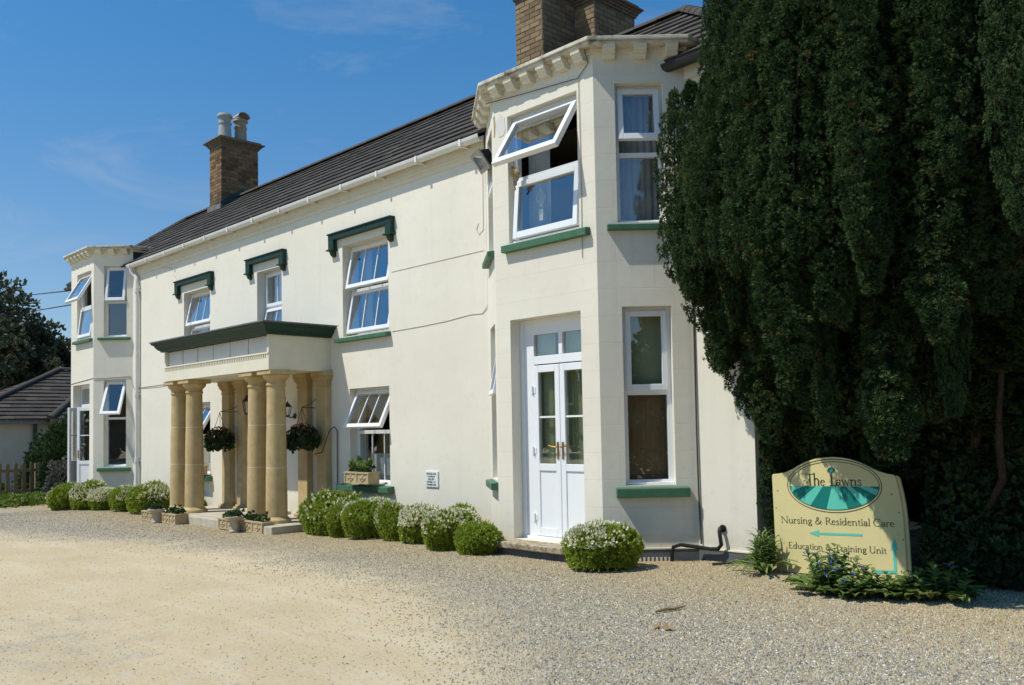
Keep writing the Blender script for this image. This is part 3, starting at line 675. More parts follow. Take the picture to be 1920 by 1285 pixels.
door_leaf(RF, um+.004, um+.43, wf+.012, .205, 2.245, um+.43, 0, fdoor, um+.04)
for z in (.42, 1.22, 1.95):
    h = MB(); h.tube([RF.T(ua-.012, wf+.025, z-.05), RF.T(ua-.012, wf+.025, z+.05)], .014, 8); rbox(h, RF, ua-.05, ua+.03, wf+.002, wf+.018, z-.035, z+.035); h.build('hinge', 'upvc', fdoor)
m = MB(); m.prism([(-8.02, 7.50), (-8.06, 7.24), (-6.44, 7.24), (-6.48, 7.50)], lambda x, y: (x, y, .09), lambda x, y: (x, y, .158)); m.box(-7.78, -6.65, 7.50, 7.76, .09, .162)
m.build('door_step', 'stained_step', HOUSE, bevel=.012)
m = MB(); m.box(-8.0, -6.5, 7.30, 7.515, -.3, .088); m.build('step_base', 'plinth_grey', HOUSE)
# grey painted plinth round the right bay and the end of the front
m = MB()
rbox(m, RR, -.012, RR.len-.01, .001, .022, -.3, .148); rbox(m, RF, -.01, RF.len+.022, .001, .022, -.3, .148)
m.box(-5.64, -4.905, F0-.022, F0-.001, -.3, .148); m.box(-4.929, -4.905, F0-.001, 12.0, -.3, .148)
m.build('plinth', 'plinth_grey', HOUSE)
m = MB()
rbox(m, RR, -.012, RR.len-.01, .001, .028, .148, .163); m.box(-5.64, -4.90, F0-.028, F0-.001, .148, .163)
m.build('plinth_moulding', 'cream_trim', HOUSE)
# left bay doors: one leaf swung right out, the other half open
u0, u1, z0, z1 = lf_dr
m = MB()
for q in ((u0, u0+.06, z0, z1), (u1-.06, u1, z0, z1), (u0+.06, u1-.06, 2.20, 2.28), (u0+.06, u1-.06, 2.66, z1)): rbox(m, LF, q[0], q[1], wf-.07, wf, q[2], q[3])
ld = m.build('french_door', 'upvc', HOUSE, bevel=.005)
g = MB(); rbox(g, LF, u0+.06, u1-.06, wf-.04, wf-.034, 2.28, 2.66); g.build('pane', 'glass', ld)
door_leaf(LF, u0+.06, (u0+u1)/2, wf+.02, .03, 2.19, u0+.06, R_(52), ld, (u0+u1)/2-.04)
door_leaf(LF, (u0+u1)/2, u1-.06, wf+.02, .03, 2.19, u1-.06, R_(-33), ld, (u0+u1)/2+.04)

# curtains, blinds and boards behind the glass
def pleated(name, B, u0, u1, w, z0, z1, mat, n=14, amp=.025, parent=HOUSE):
    mb = MB(); k = n*4; vs = []; fs = []
    for i in range(k+1):
        u = u0+(u1-u0)*i/k; o = amp*math.sin(i*math.pi/2+.4*math.sin(i*.7))
        for z in (z0, z1): vs.append(B.T(u, w+o, z))
    for i in range(k): fs.append((2*i, 2*i+2, 2*i+3, 2*i+1))
    mb.add(vs, fs); return mb.build(name, mat, parent, True)
pleated('curtain', RR, .18, .86, -.285, 3.7, 5.4, 'curtain_grey', 9)
pleated('curtain', RF, .27, .62, -.36, 3.7, 5.4, 'curtain_grey', 6)
m = MB(); rbox(m, RR, .2, .86, -.30, -.292, 1.86, 2.9); m.build('blind', 'blind_green', HOUSE)
m = MB(); rbox(m, RR, .20, .86, -.27, -.25, .7, 1.93); m.build('cupboard_back', 'wood_brown', HOUSE)
pleated('curtain', RF, .30, .72, -.29, .2, 2.8, 'blind_green', 10, .012)
pleated('curtain', RF, .76, 1.42, -.33, .2, 2.8, 'blind_green', 12, .012)
for op in (W1, W3): pleated('curtain', FRONT, op[0]-.05, op[0]+.26, -.42, op[2]-.1, op[3]+.1, 'curtain_grey', 5)
pleated('curtain', FRONT, W2[0]-.05, W2[1]+.05, -.42, 3.5, 4.7, 'curtain_grey', 14, .015)
m = MB(); rbox(m, FRONT, W4[0]+.05, W4[0]+.62, -.40, -.37, .68, 1.12); rbox(m, FRONT, W4[0]+.66, W4[1]-.05, -.42, -.40, .68, 1.02); m.build('pale_panels', 'notice_white', HOUSE)  # two plain pale panels standing for papers inside the sill

# ---------------------------------------------------------------- roof
EY, EZ, RY, RZ = 8.13, 5.56, 10.9, 7.60
XL_E, XR_E, XL_R, XR_R = -25.85, -4.62, -24.4, -7.42
def slope_pt(t): return (EY+(RY-EY)*t, EZ+(RZ-EZ)*t)
NRM = Vector((0, -(RZ-EZ), RY-EY)).normalized()
m = MB()
m.add([(XL_E, EY, EZ-.02), (XR_E, EY, EZ-.02), (XR_R, RY, RZ-.02), (XL_R, RY, RZ-.02)], [(0, 1, 2, 3)])
m.add([(XR_E, 13.7, EZ-.02), (XL_E, 13.7, EZ-.02), (XL_R, RY, RZ-.02), (XR_R, RY, RZ-.02)], [(0, 1, 2, 3)])
m.add([(XR_E, EY, EZ-.02), (XR_E, 13.7, EZ-.02), (XR_R, RY, RZ-.02)], [(0, 1, 2)]); m.add([(XL_E, 13.7, EZ-.02), (XL_E, EY, EZ-.02), (XL_R, RY, RZ-.02)], [(0, 1, 2)])
ROOF = m.build('roof', 'tile_dark', HOUSE, tint=True)
def tile_course(t0, t1, x0, x1, P, up, dirx, nrm, k, parent=ROOF, wid=.30):
    """one course of overlapping tiles, each tile its own wedge; P(t, x) -> point on the slope"""
    mb = MB(); n = max(1, int(round((x1-x0)/wid))); off = (k % 2)*.5
    edges = [x0]+[x0+(x1-x0)*min(1, (i+off)/n) for i in range(1, n+1)]
    edges[-1] = x1
    for a, b in zip(edges, edges[1:]):
        if b-a < .03: continue
        mb.cur = min(1, max(0, .45+random.gauss(0, .2)))
        h0 = .040+random.uniform(-.004, .005); h1 = .008; g = .0025
        p = [P(t0, a+g), P(t0, b-g), P(t1, b-g), P(t1, a+g)]
        hs = [h0, h0+random.uniform(-.003, .003), h1, h1]
        top = [q+nrm*h for q, h in zip(p, hs)]
        mb.add([*p, *top], [(4, 5, 6, 7), (0, 1, 5, 4), (1, 2, 6, 5), (3, 0, 4, 7), (0, 3, 2, 1)])
    if mb.v: return mb.build('tile_course', 'tile_dark', parent, tint=True)
NC = 10
for k in range(NC):
    t0 = k/NC-.006; t1 = (k+1)/NC+.018
    tm = (k+.6)/NC
    xa = XL_E+(XL_R-XL_E)*tm; xb = XR_E+(XR_R-XR_E)*tm
    def P(t, x): y, z = slope_pt(t); return Vector((x, y, z))
    tile_course(t0, min(t1, 1), xa, xb, P, None, None, NRM, k)
# right hip end
n2 = Vector((RZ-EZ, 0, XR_E-XR_R)).normalized()
for k in range(NC):
    t0 = k/NC-.006; t1 = min(1, (k+1)/NC+.018); tm = (k+.6)/NC
    ya = EY+(RY-EY)*tm; yb = 13.7+(RY-13.7)*tm
    def P(t, y): return Vector((XR_E+(XR_R-XR_E)*t, y, EZ+(RZ-EZ)*t))
    tile_course(t0, t1, ya, yb, P, None, None, n2, k)
# ridge and hip tiles
def cap_tile(a, b, r=.115):
    a = Vector(a); b = Vector(b); mb = MB(); d = (b-a).normalized(); side = d.cross(Vector((0,0,1))).normalized(); up = side.cross(d)
    vs = []; n = 7
    for p, rr in ((a, r), (b, r*.94)):
        for i in range(n): 
            an = math.pi*(i/(n-1)); vs.append(p+side*math.cos(an)*rr+up*(math.sin(an)*rr*.75-.03))
    mb.add(vs, [(i, i+1, n+i+1, n+i) for i in range(n-1)]+[tuple(range(n-1,-1,-1)), tuple(range(n, 2*n))]); return mb
def cap_run(name, a, b, step):
    a = Vector(a); b = Vector(b); n = max(1, int(round((b-a).length/step)))
    for i in range(n):
        p = a+(b-a)*(i/n); q = a+(b-a)*((i+.97)/n)
        mb = cap_tile(p, q); mb.tint = [min(1, max(0, random.gauss(.4, .2)))]*len(mb.v); mb.build(name, 'tile_dark', ROOF, True, tint=True)
cap_run('ridge_tile', (XL_R, RY, RZ+.03), (XR_R, RY, RZ+.03), .45)
cap_run('hip_tile', (XR_E, EY, EZ+.04), (XR_R, RY, RZ+.05), .42)
cap_run('hip_tile', (XL_E, EY, EZ+.04), (XL_R, RY, RZ+.05), .42)

# fascia, gutters, pipes
def gutter(x0, x1, mat, y=8.125, zt=5.535, r=.062):
    mb = MB(); n = 9; vs = []
    for x in (x0, x1):
        for rr in (r, r-.008):
            for i in range(n):
                an = math.pi*i/(n-1); vs.append((x, y-math.cos(an)*rr, zt-math.sin(an)*rr*1.45))
    fs = []
    for i in range(n-1): fs += [(i, i+1, 2*n+i+1, 2*n+i), (n+i+1, n+i, 3*n+i, 3*n+i+1), (i, n+i, n+i+1, i+1), (2*n+i, 2*n+i+1, 3*n+i+1, 3*n+i)]
    fs += [(0, 2*n, 3*n, n), (n-1, 2*n-1, 4*n-1, 3*n-1)]
    mb.add(vs, fs); return mb.build('gutter', mat, HOUSE, True)
gt = gutter(-21.48, -8.93, 'gutter_white')
for i in range(13):
    x = -21.3+i*1.0
    mb = MB(); mb.box(x-.022, x+.022, 8.056, 8.063, 5.45, 5.54); mb.box(x-.022, x+.022, 8.10, 8.235, 5.436, 5.442); mb.build('gutter_bracket', 'gutter_white', gt)
gutter(-5.86, -4.55, 'black_metal'); gutter(-25.9, -24.6, 'black_metal')
m = MB()
for x0, x1 in ((-21.57, -9.0), (-25.8, -24.5), (-5.65, -4.7)):
    m.box(x0, x1, 8.232, 8.256, 5.36, 5.55); m.box(x0, x1, 8.215, 8.258, 5.345, 5.36); m.box(x0, x1, 8.252, 8.268, 5.27, 5.345)
m.build('fascia', 'cream_trim', HOUSE)
m = MB(); m.tube([(-21.33, 8.135, 5.44), (-21.33, 8.135, 5.38), (-21.25, 8.19, 5.27), (-21.18, 8.205, 5.2), (-21.16, 8.205, 5.1), (-21.16, 8.205, -.2)], .045, 10)
dp = m.build('downpipe', 'gutter_white', HOUSE, True)
for z in (4.9, 2.45, .9):
    m = MB(); m.lathe([(.058, z-.05), (.058, z+.05)], -21.16, 8.205, 10); m.box(-21.23, -21.09, 8.225, 8.268, z-.02, z+.02); m.build('pipe_clip', 'gutter_white', dp)
m = MB(); m.tube([(-5.34, 8.26, .385), (-5.34, 8.20, .39), (-5.335, 8.185, .36), (-5.32, 8.19, .22), (-5.36, 8.19, .175), (-5.45, 8.19, .165), (-5.60, 8.18, .175), (-5.745, 8.06, .20), (-5.80, 8.0, .18), (-5.815, 7.99, .10), (-5.815, 7.99, -.05)], .022, 8)
m.lathe([(.04, 0), (.04, .02)], 0, 0, 10, lambda x, y, z: (-5.34+x, 8.268-z, .385+y)); m.build('waste_pipe', 'rubber', HOUSE, True)
m = MB(); m.tube([(-4.75, 8.30, .22), (-4.88, 8.20, .15), (-5.0, 8.16, .10), (-5.15, 8.05, .062), (-5.28, 7.95, .05)], .014, 6); m.build('hose', 'rubber', HOUSE, True)
m = MB(); bx = RR
rbox(m, bx, .28, .74, .022, .036, -.01, .012)
for i in range(10): rbox(m, bx, .29+i*.046, .312+i*.046, .022, .034, .012, .062)
m.build('air_vent', 'cream_trim', HOUSE)
def cable(pts, r, mat='cable'):
    mb = MB(); mb.tube(pts, r, 5); return mb.build('cable', mat, HOUSE, True)
y = 8.266
cable([(-21.5, y, 2.60), (-20.2, y, 2.61), (-19, y, 2.63), (-17.2, y, 2.70)], .008); cable([(-21.5, y, 2.585), (-20, y, 2.57), (-18.6, y, 2.62), (-17.2, y, 2.68)], .006)
cable([LF.T(0, .008, 2.80), LF.T(1.58, .008, 2.87), LR.T(.03, .008, 2.86), LR.T(.9, .008, 2.9), (-21.5, y, 2.60)], .008)
cable([(-11.2, y, 3.03), (-10.5, y, 3.04), (-9.9, y, 3.06), (-9.35, y, 3.10), (-9.1, y, 3.09), (-8.98, y-.01, 3.2), (-8.98, y-.01, 4.6), (-8.99, y-.01, 5.2)], .0045)
cable([(-14.4, y, 3.30), (-13.2, y, 3.28), (-12.7, y, 3.27)], .0035); cable([(-11.2, y, 3.96), (-9.05, y, 3.965)], .003)
cable([(-9.16, y, 4.36), (-9.20, y, 4.28), (-9.15, y, 4.20), (-9.06, y, 4.25), (-9.05, y, 5.3)], .004)
cable([(-20.1, y, 5.3), (-19.4, y, 5.2), (-19.0, y, 4.8), (-18.4, y, 3.9), (-18.7, y, 3.0)], .005)
cable([(-5.63, 8.255, 2.95), (-5.63, 8.25, 1.5), (-5.625, 8.25, .75), (-5.61, 8.25, .2)], .010, 'cable_dark')
cable([RF.T(-.1, .03, 5.58), RF.T(.6, .018, 5.52), RF.T(1.35, .018, 5.46), RF.T(1.44, .018, 5.45), RF.T(1.60, .02, 5.58), RF.T(1.62, .1, 5.70)], .005, 'cable_dark')
cable([RF.T(1.44, .012, 5.45), RF.T(1.45, .008, 4.6), RF.T(1.44, .008, 3.4)], .004)

# paint peeling at the corner of the bay
m = MB(); rnd = random.Random(4)
pp = [(.05+.20*(.5+.5*math.cos(a*.628))*rnd.uniform(.75, 1.1), 5.26+.15*math.sin(a*.628)*rnd.uniform(.75, 1.1)) for a in range(10)]
m.prism(pp, lambda u, z: RF.T(u, .0005, z), lambda u, z: RF.T(u, .005, z)); m.build('peeling_patch', 'grey_panel', rbay)
m = MB(); m.prism([(.012, 5.12), (.035, 5.16), (.045, 5.30), (.03, 5.40), (.01, 5.38), (.018, 5.25)], lambda u, z: RF.T(u, .0005, z), lambda u, z: RF.T(u, .004, z)); m.build('bare_patch', 'dry_cloth', rbay)

# ---------------------------------------------------------------- chimneys
BRICKS = {}
def brick_mesh(L, H=.074, D=.05):
    key = (round(L, 3), round(H, 3))
    if key not in BRICKS:
        mb = MB(); c = .004
        x0, x1, z0, z1 = -L/2, L/2, -H/2, H/2
        mb.add([(x0,D,z0),(x1,D,z0),(x1,D,z1),(x0,D,z1),(x0,c,z0),(x1,c,z0),(x1,c,z1),(x0,c,z1),(x0+c,0,z0+c),(x1-c,0,z0+c),(x1-c,0,z1-c),(x0+c,0,z1-c)],
               [(0,1,5,4),(1,2,6,5),(2,3,7,6),(3,0,4,7),(4,5,9,8),(5,6,10,9),(6,7,11,10),(7,4,8,11),(8,9,10,11)])
        me = bpy.data.meshes.new('brick'); me.from_pydata(mb.v, [], mb.f); me.materials.append(MATS['brick']); me.update()
        BRICKS[key] = me
    return BRICKS[key]
BRICK_COUNT = 0
def brick_face(B, length, z0, z1, shift, parent, joined):
    """running bond on one face; individual bricks, or joined into one mesh when too small to pick apart"""
    global BRICK_COUNT
    step = .085; n = int((z1-z0)/step)
    for k in range(n):
        z = z0+(k+.5)*step; u = -(.1125 if (k+shift) % 2 else 0)
        while u < length-.03:
            a = max(u, 0)+.005; b = min(u+.225, length)-.005; u += .225
            if b-a < .04: continue
            pr = random.uniform(.004, .011)
            if joined is None:
                o = bpy.data.objects.new('brick', brick_mesh(b-a)); COL.objects.link(o)
                p = B.T((a+b)/2, pr, z); o.location = p
                o.rotation_euler = (0, 0, math.atan2(B.u.y, B.u.x)); o.parent = parent; BRICK_COUNT += 1
            else:
                joined.cur = random.random()
                joined.box(a, b, -.03, pr, z-.037, z+.037, B.T)
def stack(x0, x1, y0, y1, z0, z1, parts, cap_h, over, name='chimney', faces=(0, 1, 2, 3)):
    m = MB(); m.box(x0, x1, y0, y1, z0-1.2, z1); core = m.build(name, 'mortar', HOUSE)
    bs = [Basis((x0, y0), (x1, y0)), Basis((x1, y0), (x1, y1)), Basis((x1, y1), (x0, y1)), Basis((x0, y1), (x0, y0))]
    j = MB()
    for i in faces:
        b = bs[i]; single = parts and i in (0, 1)
        brick_face(b, b.len, z0, z1, i % 2, core, None if single else j)
    if j.v: o = j.build('brickwork', 'brick_tint', core, tint=True); o['kind'] = 'stuff'
    c = MB()
    for o_, a, b_ in ((over*.25, z1, z1+cap_h*.2), (over*.45, z1+cap_h*.2, z1+cap_h*.4), (over*.7, z1+cap_h*.4, z1+cap_h*.55), (over, z1+cap_h*.55, z1+cap_h*.72), (over*.5, z1+cap_h*.72, z1+cap_h)):
        c.box(x0-o_, x1+o_, y0-o_, y1+o_, a, b_-.001)
    c.build('chimney_cap', 'mortar', core, bevel=.008)
    return core
A = stack(-10.30, -9.69, 10.2, 11.0, 7.05, 8.56, True, .22, .12)
stack(-9.69, -9.27, 11.002, 12.06, 7.35, 8.50, True, .22, .12, faces=(0, 1, 2))
S_ = stack(-21.97, -21.31, 10.4, 11.42, 7.25, 8.93, False, .20, .14)
m = MB(); m.box(-22.02, -21.27, 10.35, 10.40, 7.15, 7.36); m.build('flashing', 'lead', S_)
m = MB(); m.prism([(10.36, 7.22), (11.0, 7.68), (11.0, 7.86), (10.36, 7.42)], lambda y, z: (-21.31, y, z), lambda y, z: (-21.285, y, z)); m.build('flashing', 'flashing', S_)
def pot(x, y, z, r, h, mat, hood_):
    m = MB(); m.lathe([(r*1.08, z), (r*1.05, z+h*.12), (r*.98, z+h*.2), (r*.90, z+h*.60), (r*1.02, z+h*.63), (r*1.02, z+h*.68), (r*.90, z+h*.70), (r*.88, z+h*.86), (r*1.18, z+h*.90), (r*1.18, z+h*.94), (r*1.0, z+h), (r*.8, z+h), (r*.8, z+h*.8)], x, y, 20)
    p = m.build('chimney_pot', mat, S_, True)
    if hood_:
        mb = MB(); n = 9; vs = []
        for yy in (x-r*1.15, x+r*1.25):
            for rr in (r*1.05, r*.95):
                for i in range(n): an = math.pi*i/(n-1); vs.append((yy, y+math.cos(an)*rr, z+h*1.03+math.sin(an)*rr*.8))
        fs = []
        for i in range(n-1): fs += [(i+1, i, 2*n+i, 2*n+i+1), (n+i, n+i+1, 3*n+i+1, 3*n+i), (i, i+1, n+i+1, n+i), (2*n+i+1, 2*n+i, 3*n+i, 3*n+i+1)]
        mb.add(vs, fs); mb.build('pot_hood', mat, p, True)
pot(-21.64, 10.66, 9.12, .17, .70, 'grey_pot', False); pot(-21.64, 11.10, 9.12, .165, .66, 'clay_pot', True)

# ---------------------------------------------------------------- porch
PX0, PX1, PY = -17.0, -12.97, 7.12
m = MB()
m.box(PX0, PX1, PY, F0-.002, 2.51, 2.70)                               # plain fascia
m.box(PX0+.06, PX1-.002, PY+.075, F0-.002, 2.70, 3.075)                # recessed frieze
m.box(PX1-.06, PX1-.001, PY+.001, F0-.002, 2.70, 3.075)                # flat right side runs full height
m.box(PX0+.001, PX0+.05, PY+.001, F0-.002, 2.70, 3.075)
ENT = m.build('porch_roof', 'cream_trim', HOUSE)
m = MB(); m.box(PX0, PX1, PY-.012, PY+.075, 2.765, 2.792)
m.build('ledge', 'cream_trim', ENT, bevel=.004)
m = MB(); n = 64
for i in range(n):
    x = PX0+.01+(PX1-PX0-.02)*i/n; m.box(x, x+.028, PY-.004, PY+.066, 2.701, 2.764)
m.build('dentils', 'cream_trim', ENT)
m = MB(); m.box(PX0, PX1, PY+.064, PY+.073, 2.70, 2.765); m.build('dentil_bed', 'cream_trim', ENT)
xs = [-16.93, -16.30, -15.67, -15.04, -14.40, -13.75, -13.05]
for a, b in zip(xs, xs[1:]):
    m = MB(); m.box(a+.02, b-.02, PY+.055, PY+.08, 2.80, 3.07); m.build('frieze_panel', 'grey_panel', ENT, bevel=.006)
prof = [(0, 3.075), (.055, 3.075), (.06, 3.10), (.09, 3.115), (.125, 3.15), (.15, 3.20), (.19, 3.22), (.195, 3.25), (0, 3.25)]
m = MB()
def ring(o, z): return [(PX0-o, F0-.003, z), (PX0-o, PY-o, z), (PX1+o, PY-o, z), (PX1+o, F0-.003, z)]
rings = [ring(o, z) for o, z in prof[1:8]]
vs = [p for r in rings for p in r]; fs = []
for i in range(len(rings)-1):
    for k in range(3): fs.append((i*4+k, i*4+k+1, (i+1)*4+k+1, (i+1)*4+k))
k = (len(rings)-1)*4; fs += [(k, k+1, k+2, k+3), (3, 2, 1, 0)]
m.add(vs, fs); m.build('porch_cornice', 'dark_green', ENT)
m = MB(); m.box(PX0-.215, PX1+.215, PY-.215, F0-.003, 3.251, 3.275); m.build('lead_flat', 'lead', ENT, bevel=.004)
# soffit slab ends over the columns, step, pale paving edge
m = MB(); m.box(-17.35, -12.60, 6.95, F0-.003, -.3, .03)
STEP = m.build('porch_step', 'pale_stone', HOUSE, bevel=.012)
m = MB(); m.box(-15.6, -14.3, 7.95, F0+.2, .031, .085); m.build('threshold', 'pale_stone', HOUSE, bevel=.01)
def column(x, y):
    m = MB()
    zz = [.13, .92, 1.62, 2.25]
    rr = lambda z: .174-.030*((z-.13)/2.12)**1.5
    sh = []
    for z0, z1 in zip(zz, zz[1:]):
        for i in range(5): z = z0+(z1-z0)*i/4; sh.append((rr(z)-(.004 if i in (0, 4) and z not in (.13, 2.25) else 0), z))
    m.lathe(sh, x, y, 28); c = m.build('column', 'bath_stone', HOUSE, True)
    for z in zz[1:3]:
        j = MB(); j.lathe([(rr(z)-.002, z-.008), (rr(z)-.002, z+.008)], x, y, 28); j.build('drum_joint', 'joint_pale', c, True)
    b = MB(); b.lathe([(.235, .03), (.235, .075), (.225, .09), (.205, .10), (.19, .115), (.178, .13)], x, y, 28); b.build('column_base', 'bath_stone', c, True)
    k = MB(); k.lathe([(.146, 2.25), (.160, 2.262), (.160, 2.285), (.148, 2.295), (.152, 2.34), (.185, 2.365), (.208, 2.40), (.212, 2.435)], x, y, 28)
    k.build('capital', 'bath_stone', c, True)
    a = MB(); a.box(x-.225, x+.225, y-.225, y+.225, 2.437, 2.508); a.build('abacus', 'bath_stone', c, bevel=.006)
for x in (-13.17, -13.80, -16.22, -16.88): column(x, 7.36)
def pilaster(x):
    m = MB(); m.box(x-.155, x+.155, 8.155, F0-.003, .12, 2.26); c = m.build('pilaster', 'bath_stone', HOUSE, bevel=.008)
    b = MB(); b.box(x-.205, x+.205, 8.09, F0-.003, .031, .085); b.box(x-.18, x+.18, 8.12, F0-.003, .085, .12); b.build('pilaster_base', 'bath_stone', c, bevel=.02)
    k = MB()
    for o, z0, z1 in ((.010, 2.26, 2.29), (.004, 2.29, 2.34), (.020, 2.34, 2.37), (.040, 2.37, 2.41), (.05, 2.41, 2.437), (.062, 2.437, 2.508)):
        k.box(x-.155-o, x+.155+o, 8.155-o, F0-.004, z0, z1-.001)
    k.build('pilaster_capital', 'bath_stone', c, bevel=.005)
for x in (-13.70, -13.10, -15.96, -16.58): pilaster(x)
m = MB(); m.tube([(-12.74, 8.24, .55), (-12.73, 8.24, 1.50), (-12.75, 8.21, 1.56), (-12.79, 8.21, 1.57), (-12.83, 8.15, 1.5), (-12.83, 8.06, 1.28), (-12.9, 8.05, 1.15), (-13.05, 8.0, 1.12)], .010, 6); m.build('hose', 'cable_dark', HOUSE, True)
# brackets for the baskets
def bracket(x, y, dx, dy):
    m = MB(); m.box(x-.012, x+.012, y-.012, y, 1.88, 2.12)
    m.tube([(x, y-.006, 1.90), (x+dx, y+dy, 1.91)], .007, 6); m.tube([(x, y-.006, 2.08), (x+dx*.5, y+dy*.5, 1.96), (x+dx*.95, y+dy*.95, 1.915)], .006, 6)
    m.build('basket_bracket', 'black_metal', HOUSE)
bracket(-13.37, 8.265, .15, -.40); bracket(-16.02, 8.265, -.20, -.40)
print('bricks', BRICK_COUNT)

# ---------------------------------------------------------------- things on and by the house
def lantern(loc, label, h, w):
    x, y, z = loc; t = thing('wall_lantern', loc, label, 'lantern', 'black lanterns beside the front door')
    m = MB(); m.lathe([(.05, 0), (.05, .015)], 0, 0, 12, lambda a, b, c: (x+a, y-c, z+b)); m.tube([(x, y-.01, z), (x, y-.08, z-.03), (x, y-.15, z+.0)], .012, 8); m.build('bracket', 'black_metal', t, True)
    c = (x, y-.15); m = MB()
    m.lathe([(.02, z-.02), (w*.55, z+.0), (w*.55, z+.015)], c[0], c[1], 6); m.lathe([(w, z+h*.62), (w*1.15, z+h*.64), (w*.5, z+h*.85), (.012, z+h*.92), (.02, z+h*.96), (.004, z+h)], c[0], c[1], 6)
    for k in range(6):
        a = 2*math.pi*k/6; m.tube([(c[0]+w*.55*math.cos(a), c[1]+w*.55*math.sin(a), z+.01), (c[0]+w*math.cos(a), c[1]+w*math.sin(a), z+h*.63)], .006, 4)
    m.build('cage', 'black_metal', t)
    m = MB(); m.lathe([(w*.5, z+.018), (w*.93, z+h*.615)], c[0], c[1], 6); m.build('lantern_glass', 'glass', t)
lantern((-15.62, F0, 1.86), 'black wall lantern left of the front door, partly behind a column', .36, .085)
lantern((-14.13, F0, 1.78), 'small black wall lantern right of the columns, beside the front door', .26, .07)
t = thing('door_bell', (-14.2, F0, 1.24), 'small black bell push on the wall right of the front door', 'bell')
m = MB(); m.lathe([(.05, 0), (.05, .02), (.035, .035), (.012, .04)], 0, 0, 14, lambda a, b, c: (-14.2+a*.8, F0-c, 1.24+b*1.3)); m.build('bell_plate', 'black_metal', t, True)

def floodlight():
    t = thing('floodlight', (-8.75, 8.1, 5.1), 'grey floodlight fixed beside the right bay under the gutter', 'floodlight')
    P = Vector((-8.66, 7.98, 5.12)); d = Vector((-.30, -.72, -.55)).normalized(); s = Vector((.72, -.30, 0)).normalized(); u = s.cross(d)
    T = lambda a, b, c: P+s*a*1.2+u*b*1.25+d*c
    m = MB(); m.add([T(-.13, -.10, .10), T(.13, -.10, .10), T(.13, .10, .10), T(-.13, .10, .10), T(-.08, -.06, -.05), T(.08, -.06, -.05), T(.08, .06, -.05), T(-.08, .06, -.05)],
        [(4, 7, 6, 5), (0, 1, 5, 4), (1, 2, 6, 5), (2, 3, 7, 6), (3, 0, 4, 7)])
    m.build('lamp_body', 'black_metal', t)
    m = MB(); m.add([T(-.145, -.115, .10), T(.145, -.115, .10), T(.145, .115, .10), T(-.145, .115, .10), T(-.145, -.115, .12), T(.145, -.115, .12), T(.145, .115, .12), T(-.145, .115, .12),
        T(-.105, -.075, .12), T(.105, -.075, .12), T(.105, .075, .12), T(-.105, .075, .12), T(-.10, -.07, .06), T(.10, -.07, .06), T(.10, .07, .06), T(-.10, .07, .06)],
        [(0, 1, 5, 4), (1, 2, 6, 5), (2, 3, 7, 6), (3, 0, 4, 7), (4, 5, 9, 8), (5, 6, 10, 9), (6, 7, 11, 10), (7, 4, 8, 11), (8, 9, 13, 12), (9, 10, 14, 13), (10, 11, 15, 14), (11, 8, 12, 15), (12, 13, 14, 15)])
    m.build('reflector', 'flood_grey', t)
    m = MB(); m.add([T(-.105, -.075, .105), T(.105, -.075, .105), T(.105, .075, .105), T(-.105, .075, .105)], [(0, 1, 2, 3)]); m.build('lamp_glass', 'glass', t)
    m = MB(); m.tube([P-d*.04, (-8.72, 8.05, 5.22), (-8.75, 8.10, 5.2)], .018, 8); m.build('bracket', 'black_metal', t, True)
floodlight()

# hanging cloth in the open bay window
t = tag(thing('cloth', RF.T(.42, -.02, 4.6), 'small tan rag hanging from the open window of the right bay', 'cloth'))
m = MB(); q = RF.T
for k, (du, dz, r) in enumerate(((.40, 4.60, .055), (.46, 4.58, .05), (.43, 4.53, .05), (.40, 4.46, .035), (.385, 4.40, .02))): m.blob(q(du, .06-.01*k, dz), r, r*.6, r*1.1, 8, 6, .25)
m.tube([q(.43, .06, 4.62), q(.45, .1, 4.72)], .006, 5); m.build('rag', 'dry_cloth', t, True)
# pale ornament inside the bay window
t = thing('ornament', RF.T(.5, -.16, 4.2), 'white diamond paper ornament hung inside the open bay window', 'ornament')
m = MB(); c = (.62, 4.28)
for a, b in (((0, .11), (.075, 0)), ((.075, 0), (0, -.11)), ((0, -.11), (-.075, 0)), ((-.075, 0), (0, .11))):
    m.tube([RF.T(c[0]+a[0], -.19, c[1]+a[1]), RF.T(c[0]+b[0], -.19, c[1]+b[1])], .007, 4)
m.build('diamond_frame', 'white_flower', t)
m = MB(); rbox(m, RF, .585, .655, -.192, -.188, 4.0, 4.14); m.build('paper_strip', 'white_flower', t)

